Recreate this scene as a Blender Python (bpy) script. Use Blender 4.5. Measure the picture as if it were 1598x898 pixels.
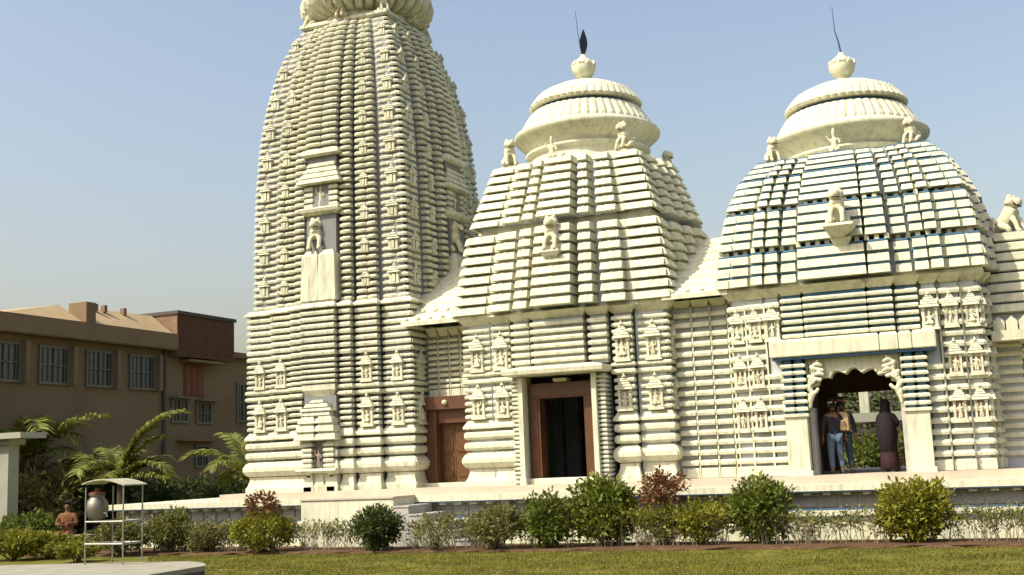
import bpy, bmesh, math, random
from mathutils import Vector, Matrix, noise
R = math.radians
random.seed(7)
for o in list(bpy.data.objects): bpy.data.objects.remove(o)
sc = bpy.context.scene
col = sc.collection

# ------------------------------------------------------------------ camera
EYE = 1.9
FPX, YAW, PITCH, ROLL = 1808.4, .3994, .1502, .0404
cam = bpy.data.cameras.new('camera'); cam.sensor_width = 36; cam.lens = 36 * FPX / 1598
cam.clip_start = .1; cam.clip_end = 3000
camo = bpy.data.objects.new('camera', cam); col.objects.link(camo)
fw = Vector((-math.sin(YAW) * math.cos(PITCH), math.cos(YAW) * math.cos(PITCH), math.sin(PITCH)))
rt0 = Vector((math.cos(YAW), math.sin(YAW), 0)); up0 = rt0.cross(fw)
rt = rt0 * math.cos(ROLL) - up0 * math.sin(ROLL); up = rt0 * math.sin(ROLL) + up0 * math.cos(ROLL)
camo.matrix_world = Matrix(((rt.x, up.x, -fw.x, 0), (rt.y, up.y, -fw.y, 0), (rt.z, up.z, -fw.z, EYE), (0, 0, 0, 1)))
sc.camera = camo

def ray(px, py): return fw + rt * ((px - 799) / FPX) - up * ((py - 449) / FPX)
def on_y(px, py, Y): d = ray(px, py); p = d * (Y / d.y); p.z += EYE; return p
def on_z(px, py, Z): d = ray(px, py); p = d * ((Z - EYE) / d.z); p.z += EYE; return p

# ------------------------------------------------------------------ light
SUN_AZ, SUN_EL = 40, 48              # degrees left of the facade's normal, height
w = bpy.data.worlds.new('World'); sc.world = w; w.use_nodes = True
nt = w.node_tree; bg = nt.nodes['Background']
sky = nt.nodes.new('ShaderNodeTexSky'); sky.sky_type = 'NISHITA'; sky.sun_disc = False
sky.sun_elevation = R(SUN_EL); sky.sun_rotation = R(180 + SUN_AZ)
sky.air_density = 1.6; sky.dust_density = 4.6; sky.ozone_density = 1.9; sky.altitude = 0
tint = nt.nodes.new('ShaderNodeMix'); tint.data_type = 'RGBA'; tint.blend_type = 'MULTIPLY'; tint.inputs[0].default_value = 1
tint.inputs[7].default_value = (1.06, .965, .945, 1)       # a dusty, faintly violet winter haze
nt.links.new(sky.outputs[0], tint.inputs[6]); nt.links.new(tint.outputs[2], bg.inputs[0]); bg.inputs[1].default_value = .158
sun = bpy.data.lights.new('sun', 'SUN'); sun.energy = 4.2; sun.angle = R(.6); sun.color = (1, .955, .75)
suno = bpy.data.objects.new('sun', sun); col.objects.link(suno)
S = Vector((-math.sin(R(SUN_AZ)) * math.cos(R(SUN_EL)), -math.cos(R(SUN_AZ)) * math.cos(R(SUN_EL)), math.sin(R(SUN_EL))))
suno.rotation_euler = S.to_track_quat('Z', 'Y').to_euler(); suno.location = (-20, -10, 40)
sc.view_settings.view_transform = 'Standard'; sc.view_settings.look = 'None'
sc.view_settings.exposure = .38; sc.view_settings.gamma = 1

# ------------------------------------------------------------------ materials
M = {}
def mat(name, c, rough=.7, var=.12, scale=3., bump=.0, bscale=40., metal=0., stain=0., spec=.3, stain_c=(.25, .22, .15), island=0., trans=0.):
    m = bpy.data.materials.new(name); m.use_nodes = True; n = m.node_tree; L = n.links
    b = n.nodes['Principled BSDF']; b.inputs['Roughness'].default_value = rough; b.inputs['Metallic'].default_value = metal
    b.inputs['Specular IOR Level'].default_value = spec
    tc = n.nodes.new('ShaderNodeTexCoord'); src = tc.outputs['Object']
    geo = n.nodes.new('ShaderNodeNewGeometry')
    nz = n.nodes.new('ShaderNodeTexNoise'); nz.inputs['Scale'].default_value = scale; nz.inputs['Detail'].default_value = 6
    L.new(geo.outputs['Position'], nz.inputs['Vector'])
    rp = n.nodes.new('ShaderNodeValToRGB'); e = rp.color_ramp.elements
    e[0].position = .3; e[1].position = .72
    e[0].color = (*[x * (1 - var) for x in c], 1); e[1].color = (*[min(1, x * (1 + var)) for x in c], 1)
    L.new(nz.outputs['Fac'], rp.inputs['Fac']); out = rp.outputs['Color']
    if stain:
        mp = n.nodes.new('ShaderNodeMapping'); mp.inputs['Scale'].default_value = (3.2, 3.2, .45)
        L.new(geo.outputs['Position'], mp.inputs['Vector'])
        n2 = n.nodes.new('ShaderNodeTexNoise'); n2.inputs['Scale'].default_value = 2.2; n2.inputs['Detail'].default_value = 8
        n2.inputs['Roughness'].default_value = .65
        L.new(mp.outputs[0], n2.inputs['Vector'])
        r2 = n.nodes.new('ShaderNodeValToRGB'); r2.color_ramp.elements[0].position = .47; r2.color_ramp.elements[1].position = .74
        r2.color_ramp.elements[1].color = (stain, stain, stain, 1)
        L.new(n2.outputs['Fac'], r2.inputs['Fac'])
        mx = n.nodes.new('ShaderNodeMix'); mx.data_type = 'RGBA'; mx.inputs[7].default_value = (*stain_c, 1)
        L.new(r2.outputs['Color'], mx.inputs[0]); L.new(out, mx.inputs[6]); out = mx.outputs[2]
    if island:
        hs = n.nodes.new('ShaderNodeHueSaturation'); L.new(out, hs.inputs['Color'])
        mr = n.nodes.new('ShaderNodeMapRange'); mr.inputs[3].default_value = 1 - island; mr.inputs[4].default_value = 1 + island
        L.new(geo.outputs['Random Per Island'], mr.inputs[0]); L.new(mr.outputs[0], hs.inputs['Value'])
        m2 = n.nodes.new('ShaderNodeMath'); m2.operation = 'MULTIPLY_ADD'; m2.inputs[1].default_value = 7.13; 
        m2.inputs[2].default_value = 0; L.new(geo.outputs['Random Per Island'], m2.inputs[0])
        fr = n.nodes.new('ShaderNodeMath'); fr.operation = 'FRACT'; L.new(m2.outputs[0], fr.inputs[0])
        m3 = n.nodes.new('ShaderNodeMapRange'); m3.inputs[3].default_value = .478; m3.inputs[4].default_value = .517
        L.new(fr.outputs[0], m3.inputs[0]); L.new(m3.outputs[0], hs.inputs['Hue']); out = hs.outputs['Color']
    L.new(out, b.inputs['Base Color'])
    if bump:
        n3 = n.nodes.new('ShaderNodeTexNoise'); n3.inputs['Scale'].default_value = bscale; n3.inputs['Detail'].default_value = 5
        L.new(geo.outputs['Position'], n3.inputs['Vector'])
        bp = n.nodes.new('ShaderNodeBump'); bp.inputs['Strength'].default_value = bump; bp.inputs['Distance'].default_value = .02
        L.new(n3.outputs['Fac'], bp.inputs['Height']); L.new(bp.outputs[0], b.inputs['Normal'])
    if trans:
        tr = n.nodes.new('ShaderNodeBsdfTranslucent'); L.new(out, tr.inputs['Color'])
        ms = n.nodes.new('ShaderNodeMixShader'); ms.inputs[0].default_value = trans
        L.new(b.outputs[0], ms.inputs[1]); L.new(tr.outputs[0], ms.inputs[2])
        L.new(ms.outputs[0], n.nodes['Material Output'].inputs['Surface'])
    M[name] = m; return m
CREAM = (.61, .605, .465)
mat('plaster', CREAM, .75, .08, 1.3, .3, 30, stain=.7, stain_c=(.27, .26, .19))
mat('plaster_tower', (.57, .565, .44), .78, .09, 1.1, .3, 26, stain=.8, stain_c=(.21, .205, .155))
mat('groove', (.44, .47, .50), .8, .12, 3)  # blue-grey core: groove shade put into the colour, with some blue paint
mat('groove_tower', (.19, .195, .205), .8, .12, 3)  # darker tower core: shade between ribs and columns put into the colour
mat('panel_grey', (.29, .285, .26), .8, .15, 3, stain=.4, stain_c=(.16, .15, .13))  # grey carries the shade under the coping; streaks are stains
mat('groove_blue', (.055, .15, .27), .6, .2, 3)
mat('blue_paint', (.06, .12, .25), .6, .2, 4)
mat('mauve', (.36, .22, .22), .8, .2, 6)
mat('statue', (.57, .54, .39), .8, .12, 9, .3, 60)
mat('statue_dark', (.30, .22, .16), .8, .2, 9)
mat('floor_stone', (.47, .41, .33), .6, .12, 2, .1)
mat('step_stone', (.40, .38, .36), .7, .15, 3)
mat('brown_frame', (.095, .038, .018), .45, .15, 3, spec=.4)
mat('door_wood', (.11, .052, .02), .5, .3, 9, .2, 20)
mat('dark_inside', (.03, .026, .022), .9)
mat('iron', (.03, .03, .05), .5, .1, 5, metal=.6)
mat('steel', (.20, .195, .17), .55, .1, 6, metal=1.)
mat('grey_metal', (.26, .26, .23), .45, .2, 12, metal=.5)
mat('stand_roof', (.36, .35, .25), .5, .2, 6)
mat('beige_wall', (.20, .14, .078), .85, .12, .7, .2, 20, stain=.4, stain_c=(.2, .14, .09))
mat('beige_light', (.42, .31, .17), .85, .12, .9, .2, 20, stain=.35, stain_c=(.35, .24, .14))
mat('brick_red', (.11, .048, .026), .85, .25, 6, .3, 20, stain=.3, stain_c=(.08, .04, .03))
mat('mortar', (.22, .14, .09), .9, .2, 5)
mat('slab_trim', (.20, .13, .08), .85, .15, 2)
mat('glass', (.05, .055, .055), .12, .1, 2, spec=.6)
mat('frame_grey', (.15, .14, .115), .6, .1, 5)
mat('rust_red', (.17, .06, .03), .7, .2, 4)
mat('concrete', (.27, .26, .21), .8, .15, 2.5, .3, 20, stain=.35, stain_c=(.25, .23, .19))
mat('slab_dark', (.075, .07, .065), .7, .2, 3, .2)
mat('pavilion_white', (.34, .34, .28), .7, .08, 2, stain=.3, stain_c=(.3, .28, .2))
mat('lawn', (.13, .128, .027), .95, .35, 1.6, .5, 60, spec=.1)
mat('soil', (.10, .06, .035), .95, .3, 5, .6, 30, spec=.1)
mat('grass', (.135, .134, .02), .8, .35, .9, island=.22, spec=.15, trans=.25)
for nm, c in (('leaf_green', (.12, .155, .022)), ('leaf_dark', (.055, .08, .016)), ('leaf_yellow', (.22, .225, .025)),
              ('leaf_red', (.16, .075, .028)), ('leaf_olive', (.16, .165, .045)), ('palm_leaf', (.17, .19, .035)), ('leaf_bg', (.05, .075, .018)),
              ('leaf_orange', (.17, .10, .03))):
    mat(nm, c, .5, .2, 2.5, island=.4, spec=.35, trans=.3)
mat('bark', (.10, .075, .05), .9, .3, 9, .5, 40)
mat('twig', (.20, .165, .12), .9, .3, 9)
for nm, c in (('skin', (.20, .10, .055)), ('hair', (.012, .01, .009)), ('cloth_dark', (.022, .022, .03)), ('cloth_beige', (.38, .27, .16)),
              ('jeans', (.07, .11, .17)), ('jeans_dark', (.03, .045, .07)), ('cloth_sari', (.014, .009, .012)), ('cloth_maroon', (.035, .014, .02)), ('cap_red', (.40, .09, .06)),
              ('cloth_brown', (.15, .065, .025)), ('shoe', (.05, .045, .04)), ('cap_white', (.6, .55, .45))):
    mat(nm, c, .85, .15, 12)

# ------------------------------------------------------------------ scene-graph helpers
def make_mesh(name, v, f, m, smooth=False):
    me = bpy.data.meshes.new(name); me.from_pydata([tuple(p) for p in v], [], f); me.update()
    if m: me.materials.append(M[m] if isinstance(m, str) else m)
    if smooth:
        me.polygons.foreach_set('use_smooth', [True] * len(me.polygons))
    return me
def link(name, me, parent=None, mw=None):
    o = bpy.data.objects.new(name, me); col.objects.link(o)
    if mw is not None: o.matrix_basis = mw
    if parent is not None:
        o.parent = parent
        if parent.type == 'EMPTY': o.matrix_parent_inverse = Matrix.Translation(-Vector(parent.location))
    return o
def tag(o, label, cat, group=None, kind=None):
    if label: o['label'] = label
    if cat: o['category'] = cat
    if group: o['group'] = group
    if kind: o['kind'] = kind
    return o
def thing(name, label, cat, loc, group=None):
    e = bpy.data.objects.new(name, None); col.objects.link(e); e.location = loc; e.empty_display_size = .2
    return tag(e, label, cat, group)
class G:
    """a bag of geometry"""
    def __init__(s): s.v = []; s.f = []
    def add(s, vf, mw=None):
        v, f = vf; k = len(s.v)
        s.v += [tuple(mw @ Vector(p)) for p in v] if mw is not None else list(v)
        s.f += [tuple(i + k for i in q) for q in f]; return s
    def obj(s, name, m, parent=None, smooth=False, mw=None): return link(name, make_mesh(name, s.v, s.f, m, smooth), parent, mw)
def box(x0, x1, y0, y1, z0, z1):
    v = [(x, y, z) for z in (z0, z1) for x, y in ((x0, y0), (x1, y0), (x1, y1), (x0, y1))]
    return v, [(3, 2, 1, 0), (4, 5, 6, 7), (0, 1, 5, 4), (1, 2, 6, 5), (2, 3, 7, 6), (3, 0, 4, 7)]
def tube(pts, rad, n=6):
    pts = [Vector(p) for p in pts]; v = []; f = []
    rads = rad if isinstance(rad, (list, tuple)) else [rad] * len(pts)
    for i, p in enumerate(pts):
        d = (pts[min(i + 1, len(pts) - 1)] - pts[max(i - 1, 0)]).normalized()
        a = d.orthogonal().normalized() if abs(d.z) < .9 else d.cross(Vector((1, 0, 0))).normalized(); b = d.cross(a)
        for k in range(n):
            t = 2 * math.pi * k / n; v.append(tuple(p + (a * math.cos(t) + b * math.sin(t)) * rads[i]))
    for i in range(len(pts) - 1):
        for k in range(n): f.append((i * n + k, i * n + (k + 1) % n, (i + 1) * n + (k + 1) % n, (i + 1) * n + k))
    f.append(tuple(range(n))[::-1]); f.append(tuple(range((len(pts) - 1) * n, len(pts) * n)))
    return v, f
def lathe(prof, n=48, c=(0, 0, 0), flute=None):
    v = []; f = []
    for i, (r, z) in enumerate(prof):
        for k in range(n):
            t = 2 * math.pi * k / n; rr = r * (1 + (flute(i, k) if flute else 0)); v.append((c[0] + rr * math.cos(t), c[1] + rr * math.sin(t), c[2] + z))
    for i in range(len(prof) - 1):
        for k in range(n): f.append((i * n + k, i * n + (k + 1) % n, (i + 1) * n + (k + 1) % n, (i + 1) * n + k))
    f.append(tuple(range(n))[::-1]); f.append(tuple(range((len(prof) - 1) * n, len(prof) * n)))
    return v, f
def frame(face, xc, yc):
    return {'front': lambda u, v, z: (xc + u, yc - v, z), 'right': lambda u, v, z: (xc + v, yc + u, z),
            'back': lambda u, v, z: (xc - u, yc + v, z), 'left': lambda u, v, z: (xc - v, yc - u, z)}[face]
ROT = {'front': 0, 'right': math.pi / 2, 'back': math.pi, 'left': -math.pi / 2}
def place(face, xc, yc, u, v, z, s=1., rz=0):
    return Matrix.Translation(frame(face, xc, yc)(u, v, z)) @ Matrix.Rotation(ROT[face] + rz, 4, 'Z') @ Matrix.Scale(s, 4)
def bowed(fr, u0, u1, vb, vf, levels, eo=.15, bow=.03):
    """as ringed, with a front that swells in plan"""
    v = []; f = []; w4 = (u1 - u0) * .24; n = len(levels)
    for z, o in levels:
        e = o * eo; v += [fr(u0 - e, vb, z), fr(u0 - e, vf + o - .01, z), fr(u0 + w4, vf + o + bow, z), fr(u1 - w4, vf + o + bow, z), fr(u1 + e, vf + o - .01, z), fr(u1 + e, vb, z)]
    for i in range(n - 1):
        for k in range(5): a = i * 6 + k; f.append((a, a + 1, a + 7, a + 6))
    return v, f + [(5, 4, 3, 2, 1, 0), tuple(range(n * 6 - 6, n * 6))]
def ringed(fr, u0, u1, vb, vf, levels, eo=1.):
    """a moulding that returns round its ends: (z, outward offset) levels"""
    v = []; f = []
    for z, o in levels:
        e = o * eo; v += [fr(u0 - e, vb, z), fr(u0 - e, vf + o, z), fr(u1 + e, vf + o, z), fr(u1 + e, vb, z)]
    for i in range(len(levels) - 1):
        a = i * 4; b = a + 4
        for k in range(3): f.append((a + k, a + k + 1, b + k + 1, b + k))
        f.append((a + 3, a, b, b + 3))
    f.append((3, 2, 1, 0)); n = len(levels) * 4; f.append((n - 4, n - 3, n - 2, n - 1))
    return v, f
PRE = {'rib': [(0, 0), (.05, .062), (.5, .075), (.85, .05), (1, 0)], 'thin': [(0, 0), (.05, .035), (.5, .045), (.85, .03), (1, 0)],
       'kumbha': [(0, .02), (.12, .10), (.35, .16), (.6, .16), (.85, .10), (1, 0)],
       'khura': [(0, .10), (.3, .10), (.42, .06), (.8, .0), (1, .0)],
       'band': [(0, 0), (.08, .07), (.3, .10), (.7, .10), (.92, .07), (1, 0)],
       'slope': [(0, .02), (.08, .12), (.3, .12), (1, -.02)], 'flat': [(0, .03), (.96, .03), (1, .01)],
       'cornice': [(0, 0), (.2, .03), (1, .17)], 'block': [(0, .05), (.9, .05), (1, .02)]}
def lv(pre, z0, z1, k=1.): return [(z0 + (z1 - z0) * t, o * k) for t, o in PRE[pre]]
def ribs(z0, z1, pitch, pre='rib', fill=.62):
    n = max(1, round((z1 - z0) / pitch)); p = (z1 - z0) / n
    return [(z0 + i * p, z0 + i * p + p * fill, pre) for i in range(n)]

# pieces wait here, so that past 300 of a kind on one thing the smallest are joined
PIECES = {}
def px_size(v):
    xs = []; ys = []
    for p in v:
        d = Vector(p) - Vector((0, 0, EYE)); z = d.dot(fw)
        xs.append(d.dot(rt) / z * FPX); ys.append(d.dot(up) / z * FPX)
    return (max(xs) - min(xs)) * (max(ys) - min(ys))
def piece(T, name, m, vf, seen=1.): PIECES.setdefault((T, name, m), []).append((px_size(vf[0]) * seen, vf))
def flush(limit=300):
    byname = {}
    for (T, name, m), lst in PIECES.items(): byname.setdefault((T, name), []).extend((s, vf, m) for s, vf in lst)
    for (T, name), lst in byname.items():
        lst.sort(key=lambda q: -q[0])
        for s, (v, f), m in lst[:limit]: link(name, make_mesh(name, v, f, m), T)
        rest = {}
        for s, vf, m in lst[limit:]: rest.setdefault(m, G()).add(vf)
        for m, g in rest.items():
            o = g.obj('small_' + name + 's', m, T); o['kind'] = 'stuff'
SEEN = {'front': 1., 'right': .5, 'back': .01, 'left': .01}

def skin_mesh(name, pts, edges, m, sub=1, root=0):
    """continuous body grown over a skeleton: pts = [(x,y,z,r)]"""
    me = bpy.data.meshes.new(name + '_s'); me.from_pydata([p[:3] for p in pts], edges, []); me.update()
    o = bpy.data.objects.new(name + '_s', me); col.objects.link(o)
    md = o.modifiers.new('s', 'SKIN'); md.use_smooth_shade = True; md.branch_smoothing = .4
    for i, p in enumerate(pts):
        sv = me.skin_vertices[0].data[i]; r = p[3]; sv.radius = (r, p[4] if len(p) > 4 else r); sv.use_root = (i == root)
    if sub: s = o.modifiers.new('u', 'SUBSURF'); s.levels = sub; s.render_levels = sub
    dg = bpy.context.evaluated_depsgraph_get(); dg.update()
    r = bpy.data.meshes.new_from_object(o.evaluated_get(dg)); r.name = name
    bpy.data.objects.remove(o); bpy.data.meshes.remove(me)
    r.materials.clear(); r.materials.append(M[m]); r.polygons.foreach_set('use_smooth', [True] * len(r.polygons))
    return r
def chain(n, off=0): return [(off + i, off + i + 1) for i in range(n - 1)]

# ------------------------------------------------------------------ the setting
def ground_sheet():
    v = [(-400, -60, 0), (400, -60, 0), (400, 700, 0), (-400, 700, 0)]
    tag(link('lawn', make_mesh('lawn', v, [(0, 1, 2, 3)], 'lawn')), None, None, kind='structure')
    a = []; n = 90
    for i in range(n + 1):
        x = -24 + 30 * i / n; yc = 23.55 + .02 * (x + 12) + .12 * noise.noise((x * .7, 0, 0))
        a += [(x, yc - .12 + .13 * noise.noise((x * 1.7, 3, 0)) + .07 * noise.noise((x * 6, 5, 0)), .004), (x, yc - .1, .05 + .03 * noise.noise((x * 3, 1, 1))), (x, 25.2, .05)]
    f = []
    for i in range(n):
        for k in (0, 1): f.append((i * 3 + k, i * 3 + 3 + k, i * 3 + 4 + k, i * 3 + 1 + k))
    tag(link('flower_bed_soil', make_mesh('flower_bed_soil', a, f, 'soil')), None, None, kind='structure')
ground_sheet()

YA = 29.8                     # the temple's axis
FLOOR = 1.36
XT, XM, XR = -17.05, -10.12, -3.13

# ------------------------------------------------------------------ platform
plat = thing('temple_platform', 'long white stone platform with dentil band carrying the whole temple', 'platform', (-10, 25.84, 0))
PX0, PX1, PY = -23.6, 9.0, 25.84
G().add(box(PX0 + .36, PX1, PY + .34, 36, -.02, 1.02)).obj('base_wall', 'plaster', plat)
x = PX0
while x < PX1:                 # coping slabs
    x2 = min(PX1, x + 2.4); piece(plat, 'coping_slab', 'plaster', box(x + .004, x2 - .004, PY - (0 if not -16.4 < x < -13.9 else -.001), 36, 1.04, 1.18)); x = x2
G().add(box(PX0 + .02, PX1, PY + .015, 36, 1.015, 1.045)).obj('blue_line', 'blue_paint', plat)
G().add(box(PX0 + .28, PX1, PY + .20, PY + .36, .50, .62)).obj('lower_band', 'plaster', plat)
G().add(box(PX0 + .31, PX1, PY + .24, PY + .36, .42, .50)).obj('blue_line', 'blue_paint', plat)
G().add(box(PX0 + .31, PX1, PY + .24, PY + .36, .62, .66)).obj('blue_line', 'blue_paint', plat)
G().add(box(PX0 + .28, PX1, PY + .14, PY + .36, -.02, .36)).obj('plinth_wall', 'plaster', plat)
x = PX0 + .4
while x < 1.2:
    if not -16.5 < x < -13.2:
        piece(plat, 'dentil', 'plaster', box(x, x + .16, PY + .10, PY + .35, .95, 1.012))
        piece(plat, 'panel', 'panel_grey', box(x - .10, x + .27, PY + .29, PY + .345, .69, .92))
    x += .42
G().add(box(-19.95, 7, 26.25, 35, 1.175, FLOOR)).obj('upper_floor', 'floor_stone', plat)
# landing in front of the tower and the flight going down to the right
G().add(box(-16.35, -13.75, 24.75, PY - .003, -.02, 1.175)).obj('landing', 'plaster', plat)
G().add(box(-16.37, -13.73, 24.72, PY - .004, 1.178, 1.22)).obj('landing_top', 'floor_stone', plat)
for k in range(5):
    xa = -13.75 + .40 * k
    G().add(box(xa + .002, xa + .40, 24.75, PY + .13, -.02, .96 - .2 * k)).add(box(xa + .002, xa + .42, 24.73, PY + .132, .96 - .2 * k, 1.0 - .2 * k)).obj('step', 'step_stone', plat)

# ------------------------------------------------------------------ carved bits shared by the temple
def statue_mesh(name, m='statue'):
    pts = [(0, 0, .42, .085), (0, -.01, .58, .095), (0, 0, .70, .05), (0, -.01, .80, .075), (0, 0, .92, .03),
           (.05, -.01, .22, .055), (.05, -.02, 0, .05), (-.06, -.03, .22, .055), (-.05, -.02, 0, .05),
           (.14, -.02, .60, .04), (.17, -.06, .45, .035), (.08, -.12, .52, .03), (-.14, -.02, .60, .04), (-.20, -.04, .70, .03), (-.17, -.06, .86, .03)]
    return skin_mesh(name, pts, [(0, 1), (1, 2), (2, 3), (3, 4), (0, 5), (5, 6), (0, 7), (7, 8), (1, 9), (9, 10), (10, 11), (1, 12), (12, 13), (13, 14)], m, 1)
FIGS = []
ST = statue_mesh('figure'); ST_D = statue_mesh('figure_dark', 'statue_dark')
ST2 = skin_mesh('figure_seated', [(0, .0, .20, .12), (0, -.01, .42, .10), (0, 0, .60, .05), (0, -.01, .72, .085), (0, 0, .90, .035), (.18, -.08, .10, .07), (.02, -.16, .07, .05), (-.18, -.08, .10, .07), (-.02, -.14, .05, .05), (.17, -.01, .48, .045), (.20, -.08, .30, .035), (-.17, -.01, .48, .045), (-.23, -.06, .62, .03), (0, 0, .02, .16)],
    [(0, 1), (1, 2), (2, 3), (3, 4), (0, 5), (5, 6), (0, 7), (7, 8), (1, 9), (9, 10), (1, 11), (11, 12), (0, 13)], 'statue', 1)
def lion_mesh(name):
    # seated, facing -Y, one unit tall
    pts = [(0, .22, .20, .19), (0, .10, .42, .20), (0, -.04, .60, .20), (0, -.10, .76, .20, .18), (0, -.22, .84, .15), (0, -.36, .80, .085),
           (.14, -.12, .42, .09), (.15, -.22, .22, .065), (.15, -.26, .04, .07), (.15, -.36, .02, .05),
           (-.14, -.12, .42, .09), (-.15, -.22, .22, .065), (-.15, -.26, .04, .07), (-.15, -.36, .02, .05),
           (.20, .16, .22, .13), (.24, -.02, .16, .09), (.24, -.10, .03, .06), (-.20, .16, .22, .13), (-.24, -.02, .16, .09), (-.24, -.10, .03, .06),
           (0, .40, .10, .05), (0, .50, .30, .04), (0, .44, .52, .06), (.13, -.08, .99, .045), (-.13, -.08, .99, .045),
           (.19, -.02, .80, .07), (-.19, -.02, .80, .07), (.16, -.06, .62, .07), (-.16, -.06, .62, .07), (0, .10, .86, .08), (0, -.33, .70, .05), (0, -.17, .52, .08)]
    e = [(0, 1), (1, 2), (2, 3), (3, 4), (4, 5), (2, 6), (6, 7), (7, 8), (8, 9), (2, 10), (10, 11), (11, 12), (12, 13), (0, 14), (14, 15), (15, 16), (0, 17), (17, 18), (18, 19),
         (0, 20), (20, 21), (21, 22), (3, 23), (3, 24), (3, 25), (3, 26), (2, 27), (2, 28), (3, 29), (4, 30), (2, 31)]
    return skin_mesh(name, pts, e, 'statue', 1, 1)
LION = lion_mesh('lion_statue')
def niche_meshes():
    g = G()
    g.add(box(-.21, .21, -.04, .12, 0, .06)).add(box(-.24, .24, -.07, .12, -.05, 0)).add(box(-.20, -.13, -.03, .1, .06, .46)).add(box(.13, .20, -.03, .1, .06, .46))
    for s in (-1, 1): g.add(box(s * .165 - .05, s * .165 + .05, -.05, .1, .40, .46))
    frame_m = make_mesh('niche', g.v, g.f, 'plaster')
    fr = lambda u, v, z: (u, -v, z)
    c = G(); z = .46
    for w_, h_ in ((.25, .07), (.21, .06), (.165, .06), (.12, .055), (.075, .05)):
        c.add(ringed(fr, -w_, w_, -.1, w_ * .45, [(z, 0), (z + .012, .012), (z + h_ * .65, 0), (z + h_, -.03)])); z += h_
    c.add(lathe([(.05, z), (.065, z + .03), (.03, z + .06), (.01, z + .11)], 8, (0, -.02, 0)))
    can = make_mesh('niche_canopy', c.v, c.f, 'plaster')
    b = {k: make_mesh('niche_back', *box(-.135, .135, .04, .09, .05, .47), k) for k in ('groove', 'mauve')}
    return frame_m, can, b
N_FR, N_CAN, N_BK = niche_meshes()
def niche(T, face, xc, u, v, z, s=1., back='groove', dark=False, tall=1.):
    mw = place(face, xc, YA, u, v, z) @ Matrix.Diagonal((s, s, s * tall, 1))
    o = link('niche', N_FR, T, mw)
    link('canopy', N_CAN, o); link('back_panel', N_BK[back], o)
    sg = random.choice((-1, 1)); k_ = random.uniform(.88, 1.08)
    link('figure', ST_D if dark else random.choice((ST, ST2)), o, Matrix.Translation((random.uniform(-.01, .01), -.005, .06)) @ Matrix.Rotation(random.uniform(-.4, .4), 4, 'Z') @ Matrix.Diagonal((.62 * sg * k_, .5, .40 * k_, 1)))
    return o
def mini_mesh():
    g = G(); fr = lambda u, v, z: (u, -v, z)
    g.add(ringed(fr, -.12, .12, -.1, .05, [(0, .0), (.02, .02), (.05, .0)]))
    for s in (-1, 1): g.add(box(s * .085 - .03, s * .085 + .03, -.06, .1, .05, .25))
    g.add(box(-.035, .035, -.075, .1, .05, .22))
    z = .25
    for w_, h_ in ((.15, .05), (.115, .05), (.075, .05)):
        g.add(ringed(fr, -w_, w_, -.1, .06 + w_ * .2, [(z, 0), (z + .01, .01), (z + h_ * .6, 0), (z + h_, -.02)])); z += h_
    g.add(lathe([(.035, z), (.04, z + .03), (.008, z + .08)], 6, (0, -.03, 0)))
    return make_mesh('miniature_shrine', g.v, g.f, 'plaster_tower')
MINI = mini_mesh()

def wall_column(T, face, xc, u0, u1, v, z0, z1, rows, pm='plaster', gm='groove', inset=.075, depth=.8):
    """one pilaster: recessed core and its own mouldings"""
    fr = frame(face, xc, YA)
    piece(T, 'pilaster', gm, ringed(fr, u0 + .02, u1 - .02, v - depth, v - inset, [(z0, 0), (z1, 0)]), SEEN[face])
    for a, b, pre in rows: piece(T, 'moulding', pm, ringed(fr, u0, u1, v - .14, v - .01, lv(pre, a, b), .3 if pre in ('rib', 'thin') else .7), SEEN[face])

# ------------------------------------------------------------------ the tall tower
tower = thing('temple_tower', 'tall white curved temple tower with ribbed disc crown beside the beige building', 'tower', (XT, YA, FLOOR))
TB = 2.60                      # half width of its walls
PROF = [(6.42, 2.50), (8, 2.49), (10, 2.44), (11.5, 2.34), (12.5, 2.21), (13.3, 2.05), (14.0, 1.86), (14.6, 1.63), (15.05, 1.38)]
def hw(z):
    for (a, ha), (b, hb) in zip(PROF, PROF[1:]):
        if z <= b:
            t = (z - a) / (b - a); return ha + (hb - ha) * t
    return PROF[-1][1]
COLS_T = [(-2.60, -1.78, 0.), (-1.68, -1.04, .19), (-.94, -.62, .34), (-.52, .52, .48), (.62, .94, .34), (1.04, 1.68, .19), (1.78, 2.60, 0.)]
rows_low = [(1.35, 1.78, 'khura'), (1.80, 2.20, 'kumbha'), (2.25, 2.46, 'band'), (2.52, 2.73, 'band'), (2.78, 3.03, 'slope')]
rows_t = rows_low + ribs(3.06, 3.86, .16) + [(3.87, 4.00, 'band'), (4.05, 4.18, 'band')] + ribs(4.23, 4.96, .146) + ribs(4.99, 6.28, .184, 'rib', .70) + [(6.27, 6.44, 'slope')]
G().add(box(XT - 2.3, XT + 2.3, YA - 2.3, YA + 2.3, FLOOR, 6.4)).obj('core', 'groove_tower', tower)
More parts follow.
